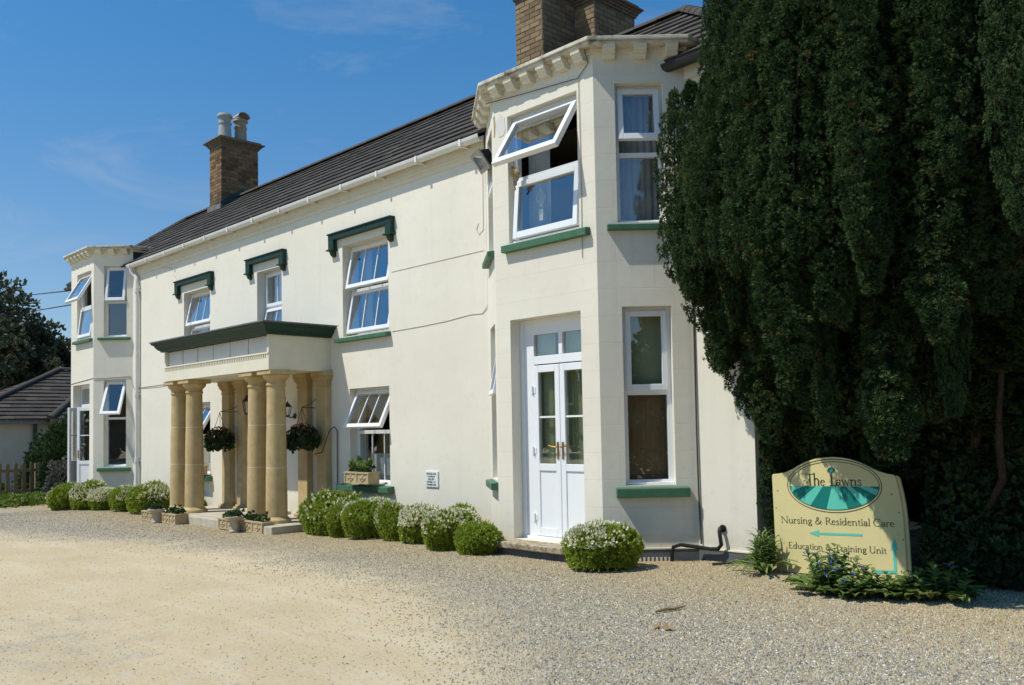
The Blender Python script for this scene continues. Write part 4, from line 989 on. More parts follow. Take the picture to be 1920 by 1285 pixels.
# ---------------------------------------------------------------- notice
def text_mesh(body, size):
    cu = bpy.data.curves.new('lettering', 'FONT'); cu.body = body; cu.size = size; cu.align_x = 'CENTER'; cu.offset = size*.018
    o = bpy.data.objects.new('lettering', cu); COL.objects.link(o)
    dg = bpy.context.evaluated_depsgraph_get(); me = bpy.data.meshes.new_from_object(o.evaluated_get(dg))
    bpy.data.objects.remove(o); return me
t = thing('notice', (-10.26, F0, .77), 'small white notice with dark capitals screwed to the cream wall', 'notice')
m = MB(); m.box(-10.41, -10.115, 8.25, F0-.002, .655, .885); m.build('notice_plate', 'notice_white', t, bevel=.003)
for i, line in enumerate(('VEHICLES AND', 'CONTENTS', 'ARE LEFT', 'ENTIRELY AT', 'OWNERS RISK')):
    me = text_mesh(line, .038); me.materials.clear(); me.materials.append(MATS['print_dark'])
    xs_ = [v.co.x for v in me.vertices]; wd = max(xs_)-min(xs_); tw = (.225, .17, .145, .20, .225)[i]
    for v in me.vertices: x_, y_ = v.co.x, v.co.y; v.co = (-10.265+x_*tw/wd, 8.2475, .836-i*.040+y_*1.0)
    o = bpy.data.objects.new('lettering', me); COL.objects.link(o); attach(o, t)

# ---------------------------------------------------------------- planters
def sprigs(name, mat, pts, nrm, k, L, W, spread, parent, fold=.2, lo=.2, hi=.9):
    tv = RNG.uniform(lo, hi, len(pts)); V, F, tt = tufts(np.array(pts), np.array(nrm), k, L, W, spread, tv, fold)
    return np_obj(name, V, F, mat, parent, tt)
def trough(loc, L, D, H, label, rot=0.0, group='stone planter troughs by the porch', wide=0):
    x, y, z = loc; t = thing('planter', loc, label, 'planter', group)
    T = lambda a, b, c: (x+a*math.cos(rot)-b*math.sin(rot), y+a*math.sin(rot)+b*math.cos(rot), z+c)
    m = MB(); m.box(-L/2, L/2, 0, D, 0, H*.86, T); m.box(-L/2-.015, L/2+.015, -.015, .03, H*.86, H, T); m.box(-L/2-.015, L/2+.015, D-.03, D+.015, H*.86, H, T)
    m.box(-L/2-.015, -L/2+.03, .03, D-.03, H*.86, H, T); m.box(L/2-.03, L/2+.015, .03, D-.03, H*.86, H, T)
    for a, b in ((-L/2, -L/2+.03), (-.015, .015), (L/2-.03, L/2)): m.box(a, b, -.012, 0, .0, H*.86, T)
    m.box(-L/2+.03, L/2-.03, -.010, 0, 0, H*.12, T)
    for c in (-L/4, L/4):
        for k in range(4):
            an = k*1.57; m.blob(T(c+.05*math.cos(an), -.004, H*.47+.035*math.sin(an)), .03, .012, .026, 8, 5)
        m.blob(T(c, -.006, H*.47), .018, .014, .018, 8, 5)
    m.build('trough', 'planter_stone', t, bevel=0)
    m = MB(); m.box(-L/2+.03, L/2-.03, .03, D-.03, H*.86, H*.93, T); m.build('soil', 'soil', t)
    n = int(L*130); pts = [T(random.uniform(-L/2+.04, L/2-.04), random.uniform(.02, D-.02), H*.95+abs(random.gauss(0, .05))) for _ in range(n)]
    sprigs('foliage', 'dull_leaf', pts, [(random.gauss(0, .4), random.gauss(0, .4)-.2, .8) for _ in range(n)], 4, .055, .022, .8, t)
    return t, T
trough((-13.19, 6.94, ground_z(-13.2)), .66, .19, .185, 'tan stone planter trough with moulded front, nearest the right columns')
trough((-14.03, 6.92, ground_z(-14)), .60, .19, .175, 'tan stone planter trough left of the right-hand urn at the porch step')
trough((-16.86, 6.74, ground_z(-16.8)), .52, .20, .18, 'tan stone planter trough farthest left, half behind the left urn')
trough((-15.87, 6.73, ground_z(-15.9)), .55, .22, .185, 'tan stone planter trough in front of the left pair of columns')
tw, Tw = trough((-11.85, 8.02, .665), .66, .20, .185, 'tan window box with green plants on the lower right sill', 0, 'window boxes on the green sills')
pts = [Tw(random.uniform(-.25, .25), random.uniform(.02, .15), .22+abs(random.gauss(0, .06))) for _ in range(90)]
sprigs('flowering_stems', 'herb_leaf', pts, [(random.gauss(0, .5), random.gauss(0, .5), 1) for _ in pts], 4, .075, .028, .7, tw)
sprigs('blossom', 'red_flower', pts[:10], [(random.gauss(0, .5), -.3, 1) for _ in range(10)], 6, .03, .016, 1, tw)
trough((-17.82, 8.02, .665), .62, .20, .18, 'tan window box on the sill half hidden behind the left columns', 0, 'window boxes on the green sills')
def urn(loc, label):
    x, y, z = loc; t = thing('urn', loc, label, 'urn', 'pale stone urns at the porch step')
    m = MB(); m.lathe([(.085, z), (.085, z+.02), (.072, z+.03), (.075, z+.10), (.08, z+.17), (.10, z+.19), (.145, z+.205), (.155, z+.22), (.155, z+.245), (.125, z+.245), (.11, z+.22)], x, y, 20, None); m.build('bowl', 'pale_stone', t, True)
    n = 60; pts = [(x+random.gauss(0, .055), y+random.gauss(0, .055), z+.245+abs(random.gauss(0, .03))) for _ in range(n)]
    sprigs('foliage', 'dull_leaf', pts, [(random.gauss(0, .5), random.gauss(0, .5), .8) for _ in range(n)], 5, .06, .022, .8, t)
urn((-13.60, 6.84, ground_z(-13.3)), 'pale stone urn between the two troughs at the right columns')
urn((-16.36, 6.70, ground_z(-16.3)), 'pale stone urn between the two troughs at the left columns')

def basket(loc, label, top):
    x, y, z = loc; t = thing('hanging_basket', loc, label, 'hanging basket', 'hanging baskets in the porch')
    m = MB()
    for k in range(3):
        a = k*2.09+.5; m.tube([(x+.17*math.cos(a), y+.17*math.sin(a), z+.02), top], .005, 4)
    m.tube([(x+.17*math.cos(a_*.5236), y+.17*math.sin(a_*.5236), z+.02) for a_ in range(13)], .006, 4); m.build('chains', 'black_metal', t)
    m = MB(); m.lathe([(.03, z-.17), (.10, z-.14), (.155, z-.06), (.175, z+.02), (.14, z+.03)], x, y, 14); m.build('liner', 'soil', t, True)
    n = 420; d = rand_unit(n); d = d[d[:, 2] > -.75]; r = .17+.09*RNG.random(len(d)); P = np.array([x, y, z-.04])+d*r[:, None]*np.array([1.05, 1.05, .92])
    V, F, tt = tufts(P, d*np.array([1, 1, .3]), 4, .06, .026, .9, RNG.uniform(0, .5, len(P)), .3); np_obj('foliage', V, F, 'dull_leaf', t, tt)
    n = 60; d = rand_unit(n); d[:, 2] = np.abs(d[:, 2])*.8+.2; P = np.array([x, y, z-.02])+d*.25
    V, F, tt = tufts(P, d, 4, .03, .016, 1.0, RNG.uniform(0, 1, n), .2); np_obj('blossom', V, F, 'red_flower', t, tt)
basket((-13.20, 7.86, 1.40), 'dark flowering hanging basket in front of the right pilasters', (-13.22, 7.866, 1.90))
basket((-16.22, 7.86, 1.38), 'dark hanging basket beside the lower window in front of the left pilasters', (-16.22, 7.866, 1.90))

# ---------------------------------------------------------------- clipped white-flowering shrubs
def make_shrub(seed, cover, white):
    """a unit dome (radius 1, height 1) of fine leaves round a solid dark core standing in for inner shade"""
    r = np.random.default_rng(seed); t = thing('shrub', (0, 0, 0), '', 'shrub', world_mesh=False)
    lob = r.normal(size=(14, 3)); lob /= np.linalg.norm(lob, axis=1)[:, None]; lob[:, 2] = np.abs(lob[:, 2]); amp = r.uniform(-.06, .24, 14)
    def radius(d): return .93+sum(a*np.exp(8*((d@l)-1)) for a, l in zip(amp, lob))
    n = 2600; d = rand_unit(n); d = d[d[:, 2] > -.62]
    P = d*radius(d)[:, None]*(1.03-.16*RNG.random(len(d))**1.5+.05*np.sin(d[:, 0]*23+seed)*np.sin(d[:, 1]*21)*np.sin(d[:, 2]*19))[:, None]
    h_ = np.hypot(P[:, 0], P[:, 1]); low = P[:, 2] < 0; k_ = np.where(low, np.maximum(1, .88/np.maximum(h_, .25)), 1); P[:, 0] *= k_; P[:, 1] *= k_
    P[:, 2] = P[:, 2]*.60+.40; P = P[P[:, 2] > .015]
    d = P-np.array([0, 0, .35]); d /= np.linalg.norm(d, axis=1)[:, None]
    clump = .5+.5*np.sin(P[:, 0]*9+seed)*np.sin(P[:, 1]*8+2*seed)*np.sin(P[:, 2]*10)
    V, F, tt = tufts(P, d+np.array([0, 0, .35])+.5*rand_unit(len(P)), 7, .12, .030, .65, np.clip(.35+.35*clump+RNG.normal(0, .12, len(P)), 0, 1), .25)
    q = RNG.random(len(P)) < .035; V2, F2, t2 = tufts(P[q]*1.03, (d+np.array([0, 0, .8]))[q], 5, .20, .026, .25, np.full(q.sum(), .8), .1)
    V, F, tt = np.concatenate([V, V2]), np.concatenate([F, F2+len(V)]), np.concatenate([tt, t2])
    np_obj('foliage', V, F, 'hebe_leaf', t, tt)
    m = MB(); m.blob((0, 0, .40), .74, .74, .46, 18, 10, .08); m.cur = .1; m.tint = [.05]*len(m.v); m.build('dark_core', 'hebe_leaf', t, True, tint=True)  # solid dome closing the gaps, inner shade put into its dark leaf tone
    m = MB()
    for k in range(9):
        a = k*.7; m.tube([(.05*math.cos(a), .05*math.sin(a), -.03), (.35*math.cos(a), .35*math.sin(a), .2), (.62*math.cos(a), .62*math.sin(a), .42)], [.03, .02, .01], 5)
    m.build('stem', 'bark', t)
    if white:
        n = int(1100*cover); d = rand_unit(n*3); d[:, 2] = np.abs(d[:, 2])
        side = r.normal(size=3); side[2] = .6; side /= np.linalg.norm(side); mask = (d@side)+.30*np.sin(d[:, 0]*7+seed)+.25*np.sin(d[:, 1]*9+d[:, 2]*6) > (.55-.75*cover)+RNG.normal(0, .28, len(d))
        d = d[mask][:n]; P = d*(radius(d)*1.0)[:, None]; P[:, 2] = P[:, 2]*.56+.46
        V, F, tt = tufts(P*(1.02+.07*RNG.random(len(P)))[:, None], d+np.array([0, 0, .5]), 6, .085, .026, .75, RNG.random(len(P)), 0); np_obj('blossom', V, F, 'white_flower', t, tt)
    return t
protos = [make_shrub(3, .08, True), make_shrub(8, .55, True), make_shrub(15, .30, True), make_shrub(21, .8, True)]
first = {}
SHR = [ # x, y, radius, height, proto, rotation, label, group
 (-12.13, 7.72, .47, .69, 0, .4, 'largest plain green clipped shrub, beside the right end of the porch step', 'r'),
 (-11.66, 7.62, .28, .50, 2, 2.0, 'green shrub with a few flowers in front of the largest clipped shrub', 'r'),
 (-11.03, 7.68, .40, .60, 1, 1.1, 'rounded white-flowered shrub below the window box', 'r'),
 (-10.30, 7.62, .25, .50, 2, 3.6, 'narrow shrub with white flowers down its left flank, below the notice', 'r'),
 (-9.80, 7.62, .35, .54, 1, 4.4, 'shrub with a white-flowered top, just right of the notice', 'r'),
 (-8.84, 7.34, .35, .53, 3, 5.3, 'shrub whitest with blossom, second from the french door', 'r'),
 (-8.17, 7.20, .29, .40, 0, 3.2, 'low green shrub at the left end of the french door step', 'r'),
 (-9.42, 7.90, .27, .46, 2, .9, 'green shrub tucked against the wall behind the whitest one', 'r'),
 (-6.17, 7.12, .38, .51, 1, 2.6, 'lone dome of white-flowered shrub below the french door', 'd'),
 (-21.94, 6.92, .42, .62, 0, 5.0, 'green shrub at the far left end of the left row', 'l'),
 (-21.45, 7.12, .40, .60, 2, .2, 'second shrub of the left row, below the left bay corner', 'l'),
 (-20.75, 7.30, .36, .50, 3, 2.2, 'white-flowered shrub below the green sill of the left bay', 'l'),
 (-19.85, 7.42, .38, .56, 1, 5.9, 'shrub flecked with white at the foot of the white downpipe', 'l'),
 (-18.95, 7.50, .46, .59, 2, 1.5, 'broad green shrub of the left row, touching the left columns', 'l'),
 (-18.10, 8.0, .30, .38, 0, 4.1, 'small green shrub seen between the left columns, under the window', 'l')]
GR = {'r': 'clipped shrubs along the wall right of the porch', 'l': 'clipped shrubs along the wall left of the porch', 'd': None}
for x, y, r, h, k, rot, lab, g in SHR:
    o = protos[k] if k not in first else copy_tree(protos[k]); first[k] = 1
    dx_ = .22 if g == 'l' else .09; o.location = (x+dx_, y, ground_z(x)); o.rotation_euler = (.07*math.sin(rot*3), .07*math.cos(rot*5), rot); o.scale = (r*(.94+.12*math.sin(rot*7)), r*(.88-.08*math.sin(rot*7)), h*.84)
    o['label'] = lab; o['category'] = 'shrub'
    if GR[g]: o['group'] = GR[g]
    elif 'group' in o: del o['group']

# ---------------------------------------------------------------- the name board
def glyphs():
    TH, TN = .115, .05; xh = .6
    def arc(cx, cy, rx, ry, a0, a1, n=14, th=TH):
        out = []
        for i in range(n+1):
            a = math.radians(a0+(a1-a0)*i/n); out.append((cx+rx*math.cos(a), cy+ry*math.sin(a), TN+(th-TN)*abs(math.cos(a))))
        return out
    st = lambda x, a, b, w=TH: [(x, a, w), (x, b, w)]
    sg = lambda a, b, w=TN: [(a[0], a[1], w), (b[0], b[1], w)]
    sf = lambda x, y, h=.10: [(x-h, y, .042), (x+h, y, .042)]
    pl = lambda pts, w: [(x, y, w) for x, y in pts]
    G = {}
    G['N'] = (.84, [st(.1, 0, 1, TN), sg((.08, 1), (.72, 0), TH), st(.72, 0, 1, TN), sf(.1, .02), sf(.07, .98, .08), sf(.72, .98)])
    G['u'] = (.56, [st(.12, .17, xh), arc(.28, .17, .16, .16, 180, 360), st(.44, 0, xh), sf(.08, xh-.02, .06), sf(.40, xh-.02, .06), sf(.48, .02, .05)])
    G['r'] = (.40, [st(.12, 0, xh), pl([(.12, .40), (.2, .54), (.30, .57), (.36, .53)], .07), sf(.12, .02), sf(.08, xh-.02, .06)])
    G['s'] = (.40, [pl([(.32, .46), (.28, .56), (.19, .585), (.1, .55), (.07, .46), (.12, .37), (.22, .29), (.31, .22), (.33, .12), (.27, .03), (.17, .01), (.08, .04), (.05, .15)], .075)])
    G['i'] = (.24, [st(.12, 0, xh), sf(.12, .02, .09), sf(.08, xh-.02, .06), sg((.06, .84), (.18, .84), .12)])
    G['n'] = (.60, [st(.12, 0, xh), arc(.29, .40, .17, .18, 170, 0), st(.46, 0, .40), sf(.12, .02, .09), sf(.46, .02, .09), sf(.08, xh-.02, .06)])
    G['h'] = (.60, [st(.12, 0, 1.05), arc(.29, .40, .17, .18, 170, 0), st(.46, 0, .40), sf(.12, .02, .09), sf(.46, .02, .09), sf(.08, 1.03, .06)])
    G['g'] = (.48, [arc(.22, .40, .14, .19, 0, 360), pl([(.16, .23), (.08, .13), (.14, .04), (.3, .02)], .06), arc(.23, -.13, .18, .14, 0, 360), pl([(.32, .53), (.44, .58)], .06)])
    G['&'] = (.86, [pl([(.74, .02), (.58, .14), (.24, .66), (.21, .84), (.29, .97), (.40, .97), (.46, .86), (.42, .72), (.18, .46), (.07, .26), (.12, .08), (.28, .0), (.46, .08), (.60, .26), (.66, .44)], .085), sg((.56, .47), (.78, .47), .042)])
    G['R'] = (.68, [st(.14, 0, 1), sg((.14, .97), (.32, .97)), arc(.32, .74, .19, .235, 90, -90), sg((.32, .505), (.14, .505)), sg((.32, .50), (.64, .0), .10), sf(.14, .02), sf(.08, .98, .08), sf(.66, .02, .06)])
    G['e'] = (.46, [arc(.24, .3, .18, .30, 18, 322, 20), sg((.07, .36), (.41, .36))])
    G['d'] = (.56, [arc(.23, .3, .17, .30, 0, 360, 18), st(.42, 0, 1.05), sf(.38, 1.03, .06), sf(.47, .02, .05)])
    G['t'] = (.34, [st(.15, .08, .80, .10), sg((.02, .58), (.31, .58)), pl([(.15, .09), (.2, .01), (.31, .05)], .06)])
    G['a'] = (.48, [arc(.22, .44, .14, .15, 160, 0), st(.36, .06, .44), pl([(.36, .07), (.41, .01), (.47, .04)], .05), arc(.2, .17, .14, .165, 0, 360)])
    G['l'] = (.24, [st(.12, 0, 1.05), sf(.12, .02, .09), sf(.08, 1.03, .06)])
    G['C'] = (.76, [arc(.44, .5, .38, .50, 48, 312, 20), st(.70, .78, .97, .04)])
    G['E'] = (.60, [st(.14, 0, 1), sg((.05, .975), (.52, .975)), sg((.14, .52), (.42, .52)), sg((.05, .025), (.55, .025)), st(.51, .84, .98, .035), st(.54, .02, .17, .035)])
    G['c'] = (.42, [arc(.24, .3, .18, .30, 50, 312, 16)])
    G['o'] = (.52, [arc(.26, .3, .21, .30, 0, 360, 20)])
    G['T'] = (.68, [st(.34, 0, 1), sg((.02, .97), (.66, .97)), sf(.34, .02), st(.035, .82, .98, .035), st(.645, .82, .98, .035)])
    G['U'] = (.78, [st(.14, .3, 1), arc(.39, .3, .25, .30, 180, 360), st(.64, .3, 1, TN), sf(.14, .98), sf(.64, .98)])
    G['D'] = (.76, [st(.14, 0, 1), sg((.05, .975), (.34, .975)), arc(.34, .5, .32, .475, 90, -90, 16), sg((.34, .025), (.05, .025))])
    G['y'] = (.48, [sg((.05, .6), (.25, .05), TH), sg((.43, .6), (.15, -.26), TN), sf(.06, .585, .07), sf(.42, .585, .06)])
    G['w'] = (.70, [sg((.05, .6), (.21, 0), .10), sg((.21, 0), (.35, .56)), sg((.35, .56), (.50, 0), .10), sg((.50, 0), (.64, .6)), sf(.06, .585, .07), sf(.63, .585, .06)])
    G['L'] = (.56, [st(.16, 0, 1), sg((.06, .025), (.52, .025)), st(.51, .02, .20, .035)])
    G[' '] = (.27, [])
    return G
GLY = glyphs()
SY = 8.05; SA_ = math.radians(1.65)
def sign_pt(x0, z0, lx, lz, lift=.0): c, s = math.cos(SA_), math.sin(SA_); return (x0+lx*c-lz*s, SY-lift, z0+lx*s+lz*c)
def letter_run(text, x0, z0, width, height, name, parent, lift=.0025, strokes=None, mat='print_dark', sx=None):
    adv = sum(GLY[c][0] for c in text); sx = sx or width/adv; pen = 0; mb = MB(); kk = 0
    for ch in text:
        a, ss = GLY[ch]
        for s in ss:
            kk += 1
            for p, q in zip(s, s[1:]):
                dx, dz = (q[0]-p[0])*sx, (q[1]-p[1])*height; L = math.hypot(dx, dz) or 1; nx, nz = -dz/L, dx/L
                ex, ez = dx/L*height*.012, dz/L*height*.012
                pts = []
                for r_, sgn, e_ in ((p, 1, -1), (p, -1, -1), (q, -1, 1), (q, 1, 1)):
                    w = r_[2]*height*.5; pts.append(sign_pt(x0, z0, (pen+r_[0])*sx+nx*w*sgn+ex*e_, r_[1]*height+nz*w*sgn+ez*e_, lift+.00006*(kk % 9)))
                mb.add(pts, [(0, 1, 2, 3)])
        pen += a
    return mb.build(name, mat, parent)
SIGN = thing('name_board', (-3.97, SY, .05), 'cream painted name board with arched top and green oval emblem, under the yew', 'sign')
outline = [(-4.6, .032), (-4.62, .974), (-4.608, .992), (-4.55, .998), (-4.484, 1.010), (-4.401, 1.043), (-4.331, 1.084), (-4.251, 1.121), (-4.161, 1.148), (-4.073, 1.163), (-3.986, 1.169), (-3.901, 1.166),
    (-3.817, 1.153), (-3.735, 1.129), (-3.665, 1.099), (-3.606, 1.069), (-3.537, 1.041), (-3.468, 1.024), (-3.412, 1.016), (-3.394, .998), (-3.385, .958), (-3.366, .872), (-3.348, .757), (-3.338, .643), (-3.328, .395), (-3.321, .091), (-3.338, .073)]
outline = outline[::-1]
m = MB(); m.prism(outline, lambda x, z: (x, SY, z), lambda x, z: (x, SY+.022, z)); m.build('board', 'sign_cream', SIGN, bevel=.003)
m = MB(); m.prism([(x*1.0+.028, z-.012) for x, z in outline], lambda x, z: (x, SY+.0225, z), lambda x, z: (x, SY+.045, z)); m.build('backing_board', 'sign_cream', SIGN)
for x in (-4.35, -3.58):
    m = MB(); m.box(x-.035, x+.035, SY+.046, SY+.12, -.3, .95); m.build('post', 'fence_wood', SIGN)
for x, z in ((-4.56, .83), (-4.585, .66), (-4.57, .39), (-4.53, .14), (-3.43, .84), (-3.37, .68), (-3.345, .44), (-3.37, .16), (-3.94, 1.062)):
    m = MB(); m.lathe([(.007, 0), (.007, .002)], 0, 0, 8, lambda a, b, c: (x+a, SY-c-.0005, z+b)); m.build('screw', 'plinth_grey', SIGN)
EC = (-3.985, .897)
def ell(rx, rz, n=64): return [(rx*math.cos(2*math.pi*i/n), rz*math.sin(2*math.pi*i/n)) for i in range(n)]
def ering(rx, rz, w, lift):
    a, b = ell(rx, rz), ell(rx-w, rz-w); mb = MB(); n = len(a)
    mb.add([sign_pt(*EC, *p, lift) for p in a]+[sign_pt(*EC, *p, lift) for p in b], [(i, (i+1) % n, n+(i+1) % n, n+i) for i in range(n)]); return mb
ering(.470, .254, .007, .0022).build('oval_line', 'print_dark', SIGN); ering(.447, .230, .006, .0022).build('oval_line', 'print_dark', SIGN)
def clip(poly, a, b):
    """keep the part left of the line a->b"""
    out = []; f = lambda p: (b[0]-a[0])*(p[1]-a[1])-(b[1]-a[1])*(p[0]-a[0])
    for p, q in zip(poly, poly[1:]+poly[:1]):
        fp, fq = f(p), f(q)
        if fp >= 0: out.append(p)
        if (fp >= 0) != (fq >= 0):
            t = fp/(fp-fq); out.append((p[0]+(q[0]-p[0])*t, p[1]+(q[1]-p[1])*t))
    return out
half = clip(ell(.440, .223), (1, -.004), (-1, -.004)); half = clip(ell(.440, .223), (-1, -.004), (1, -.004)); half = [p for p in ell(.440, .223) if p[1] < -.004]
half = [(-.440, -.004)]+half+[(.440, -.004)]
half.sort(key=lambda p: math.atan2(p[1]+.08, p[0]))
tops = [-.445, -.29, -.165, -.098, -.008, .06, .125, .17, .235, .32, .445]
bots = [-1.6, -1.05, -.62, -.36, -.115, .185, .42, .62, .95, 1.5, 2.2]
for i in range(len(tops)-1):
    if i % 2 == 0 and i == 0: mat = 'print_aqua'
    mat = 'print_aqua' if i % 2 == 0 else 'print_teal'
    P_ = clip(half, (tops[i], 0), (bots[i], -.35)); P_ = clip(P_, (bots[i+1], -.35), (tops[i+1], 0))
    if len(P_) < 3: continue
    cx_ = sum(p[0] for p in P_)/len(P_); cz_ = sum(p[1] for p in P_)/len(P_)
    P_.sort(key=lambda p: math.atan2(p[1]-cz_, p[0]-cx_))
    m = MB(); m.add([sign_pt(*EC, *p, .002) for p in P_], [tuple(range(len(P_)))]); m.build('lawn_stripe', mat, SIGN)
letter_run('T', -4.262, .893, .10, .112, 'lettering', SIGN, .003, sx=.098/.68)
letter_run('h', -4.180, .895, .07, .112, 'lettering', SIGN, .003, sx=.115)
letter_run('e', -4.112, .897, .05, .085, 'lettering', SIGN, .003, sx=.112)
letter_run('awns', -3.955, .900, .255, .092, 'lettering', SIGN, .003)
m = MB(); b_ = sign_pt
m.add([b_(-3.995, .897, a, c, .003) for a, c in ((-.006, 0), (.006, 0), (.005, .13), (-.005, .13))], [(0, 1, 2, 3)]); m.build('lettering', 'print_dark', SIGN); m = MB(); m.add([b_(-3.995, .897, a, c, .0031) for a, c in ((-.02, .0), (.05, .0), (.05, .006), (-.02, .006))], [(0, 1, 2, 3)])
m.build('lettering', 'print_dark', SIGN)
m = MB(); m.add([b_(-3.995, 1.045, .036*math.cos(a*.3142), .027*math.sin(a*.3142), .0031) for a in range(20)], [tuple(range(20))]); m.build('tree_emblem', 'print_teal', SIGN)
m = MB()
for a in range(7):
    an = .5+a*.9; m.add([b_(-3.995, 1.045, x_, z_, .0034) for x_, z_ in ((0, 0), (.028*math.cos(an), .020*math.sin(an)), (.028*math.cos(an+.3), .020*math.sin(an+.3)))], [(0, 1, 2)])
m.build('tree_emblem', 'print_aqua', SIGN)
letter_run('Nursing & Residential Care', -4.532, .516, 1.118, .066, 'lettering', SIGN)
letter_run('Education & Training Unit', -4.462, .274, .968, .060, 'lettering', SIGN)
letter_run('Day Centre', -4.175, .196, .402, .058, 'lettering', SIGN)
def shape(pts): 
    m = MB(); m.add([(x, SY-.0025, z) for x, z in pts], [tuple(range(len(pts)))]); return m
shape([(-4.242, .436), (-4.142, .408), (-4.141, .427), (-3.714, .444), (-3.715, .464), (-4.140, .449), (-4.139, .470)]).build('arrow', 'print_aqua', SIGN)
m = shape([(-3.422, .452), (-3.460, .341), (-3.440, .342), (-3.436, .160), (-3.619, .143), (-3.619, .117), (-3.406, .128), (-3.414, .345), (-3.395, .346)]); m.build('arrow', 'print_aqua', SIGN)

# ---------------------------------------------------------------- leafy plants by the board
def leafy(name, c, r, h, n_st, leaf, label, cat, group=None, flowers=0, mat='herb_leaf', strap=False):
    x, y, z = c; t = thing(name, c, label, cat, group)
    sm = MB(); V = []; F = []; TT = []; fl = []
    def add_leaf(p, d, L, W, tint):
        d = Vector(d).normalized(); s = d.cross(Vector((0, 0, 1))); s = s.normalized() if s.length > .01 else Vector((1, 0, 0)); up = s.cross(d)
        o = len(V); prof = [(0, .12, 0), (.3, .9, .10), (.6, 1.0, .09), (.85, .55, 0), (1, 0.05, -.10)] if not strap else [(0, .5, 0), (.35, .8, .12), (.7, .7, .08), (.9, .4, -.06), (1, .03, -.16)]
        for t_, w_, u_ in prof:
            q = Vector(p)+d*L*t_+up*L*u_
            for sgn in (-1, 0, 1): V.append(q+s*W*w_*sgn+up*(abs(sgn)*W*.35)); TT.append(min(1, max(0, tint+random.gauss(0, .05))))
        for i in range(4):
            for k in (0, 1): F.append((o+i*3+k, o+i*3+k+1, o+i*3+3+k+1, o+i*3+3+k))
    for i in range(n_st):
        a = random.uniform(0, 6.28); rr = r*math.sqrt(random.random())*.8; bx, by = x+rr*math.cos(a)*.5, y+rr*math.sin(a)*.5
        hh = h*random.uniform(.45, 1.0)*(1-.35*rr/r); tx, ty = x+rr*math.cos(a)*1.2, y+rr*math.sin(a)*1.2
        pts = [Vector((bx+(tx-bx)*q, by+(ty-by)*q, z-.02+hh*q)) for q in (0, .35, .7, 1)]
        sm.tube(pts, [.006, .005, .004, .003], 5)
        nl = random.randint(9, 15)
        for j in range(nl):
            q = (j+.6)/nl; p = Vector((bx+(tx-bx)*q, by+(ty-by)*q, z+hh*q)); an = j*2.4+a
            k = (1-.55*q); el = .15+.55*q
            add_leaf(p, (math.cos(an), math.sin(an), el if not strap else 1.1), leaf*k*random.uniform(.8, 1.25), leaf*k*(.34 if not strap else .10), .2+.6*random.random()*(.5+.5*q))
        if random.random() < flowers: fl += [pts[-1]+Vector((random.gauss(0, .012), random.gauss(0, .012), random.uniform(0, .02))) for _ in range(4)]
    for j in range(int(n_st*1.2)):
        an = random.uniform(0, 6.28); rr = r*random.uniform(.2, .75); add_leaf((x+rr*math.cos(an), y+rr*math.sin(an), z+.02), (math.cos(an), math.sin(an), random.uniform(.15, .6)), leaf*1.5, leaf*(.40 if not strap else .13), random.uniform(.2, .8))
    np_obj('foliage', np.array([tuple(v) for v in V]), np.array(F), mat, t, np.array(TT), True)
    sm.build('stem', 'fence_wood' if False else mat, t, tint=True)
    if fl:
        Vf, Ff, _ = tufts(np.array([tuple(f) for f in fl]), np.tile(np.array([[0, 0, 1.]]), (len(fl), 1)), 5, .016, .008, 1.2, np.zeros(len(fl)), 0); np_obj('blossom', Vf, Ff, 'blue_flower', t)
    return t
leafy('wild_plant', (-3.68, 7.28, .045), .30, .45, 30, .12, 'tall leafy weed with small blue flowers hiding the foot of the name board', 'plant', 'leafy weeds round the name board', .6)
leafy('wild_plant', (-3.42, 7.22, .045), .24, .32, 20, .12, 'low leafy weed in front of the middle of the name board, right of the tallest', 'plant', 'leafy weeds round the name board', .3)
leafy('wild_plant', (-3.12, 7.42, .045), .22, .26, 16, .12, 'low broad-leaved weed below the lower right corner of the name board', 'plant', 'leafy weeds round the name board', .1)
leafy('wild_plant', (-2.84, 7.55, .045), .27, .32, 22, .13, 'broad-leaved weed at the right, beside the shaded ground under the yew', 'plant', 'leafy weeds round the name board', .1)
leafy('strap_plant', (-4.63, 7.88, .04), .13, .46, 22, .20, 'narrow-leaved green plant between the house corner and the name board', 'plant', None, 0, 'herb_leaf', True)

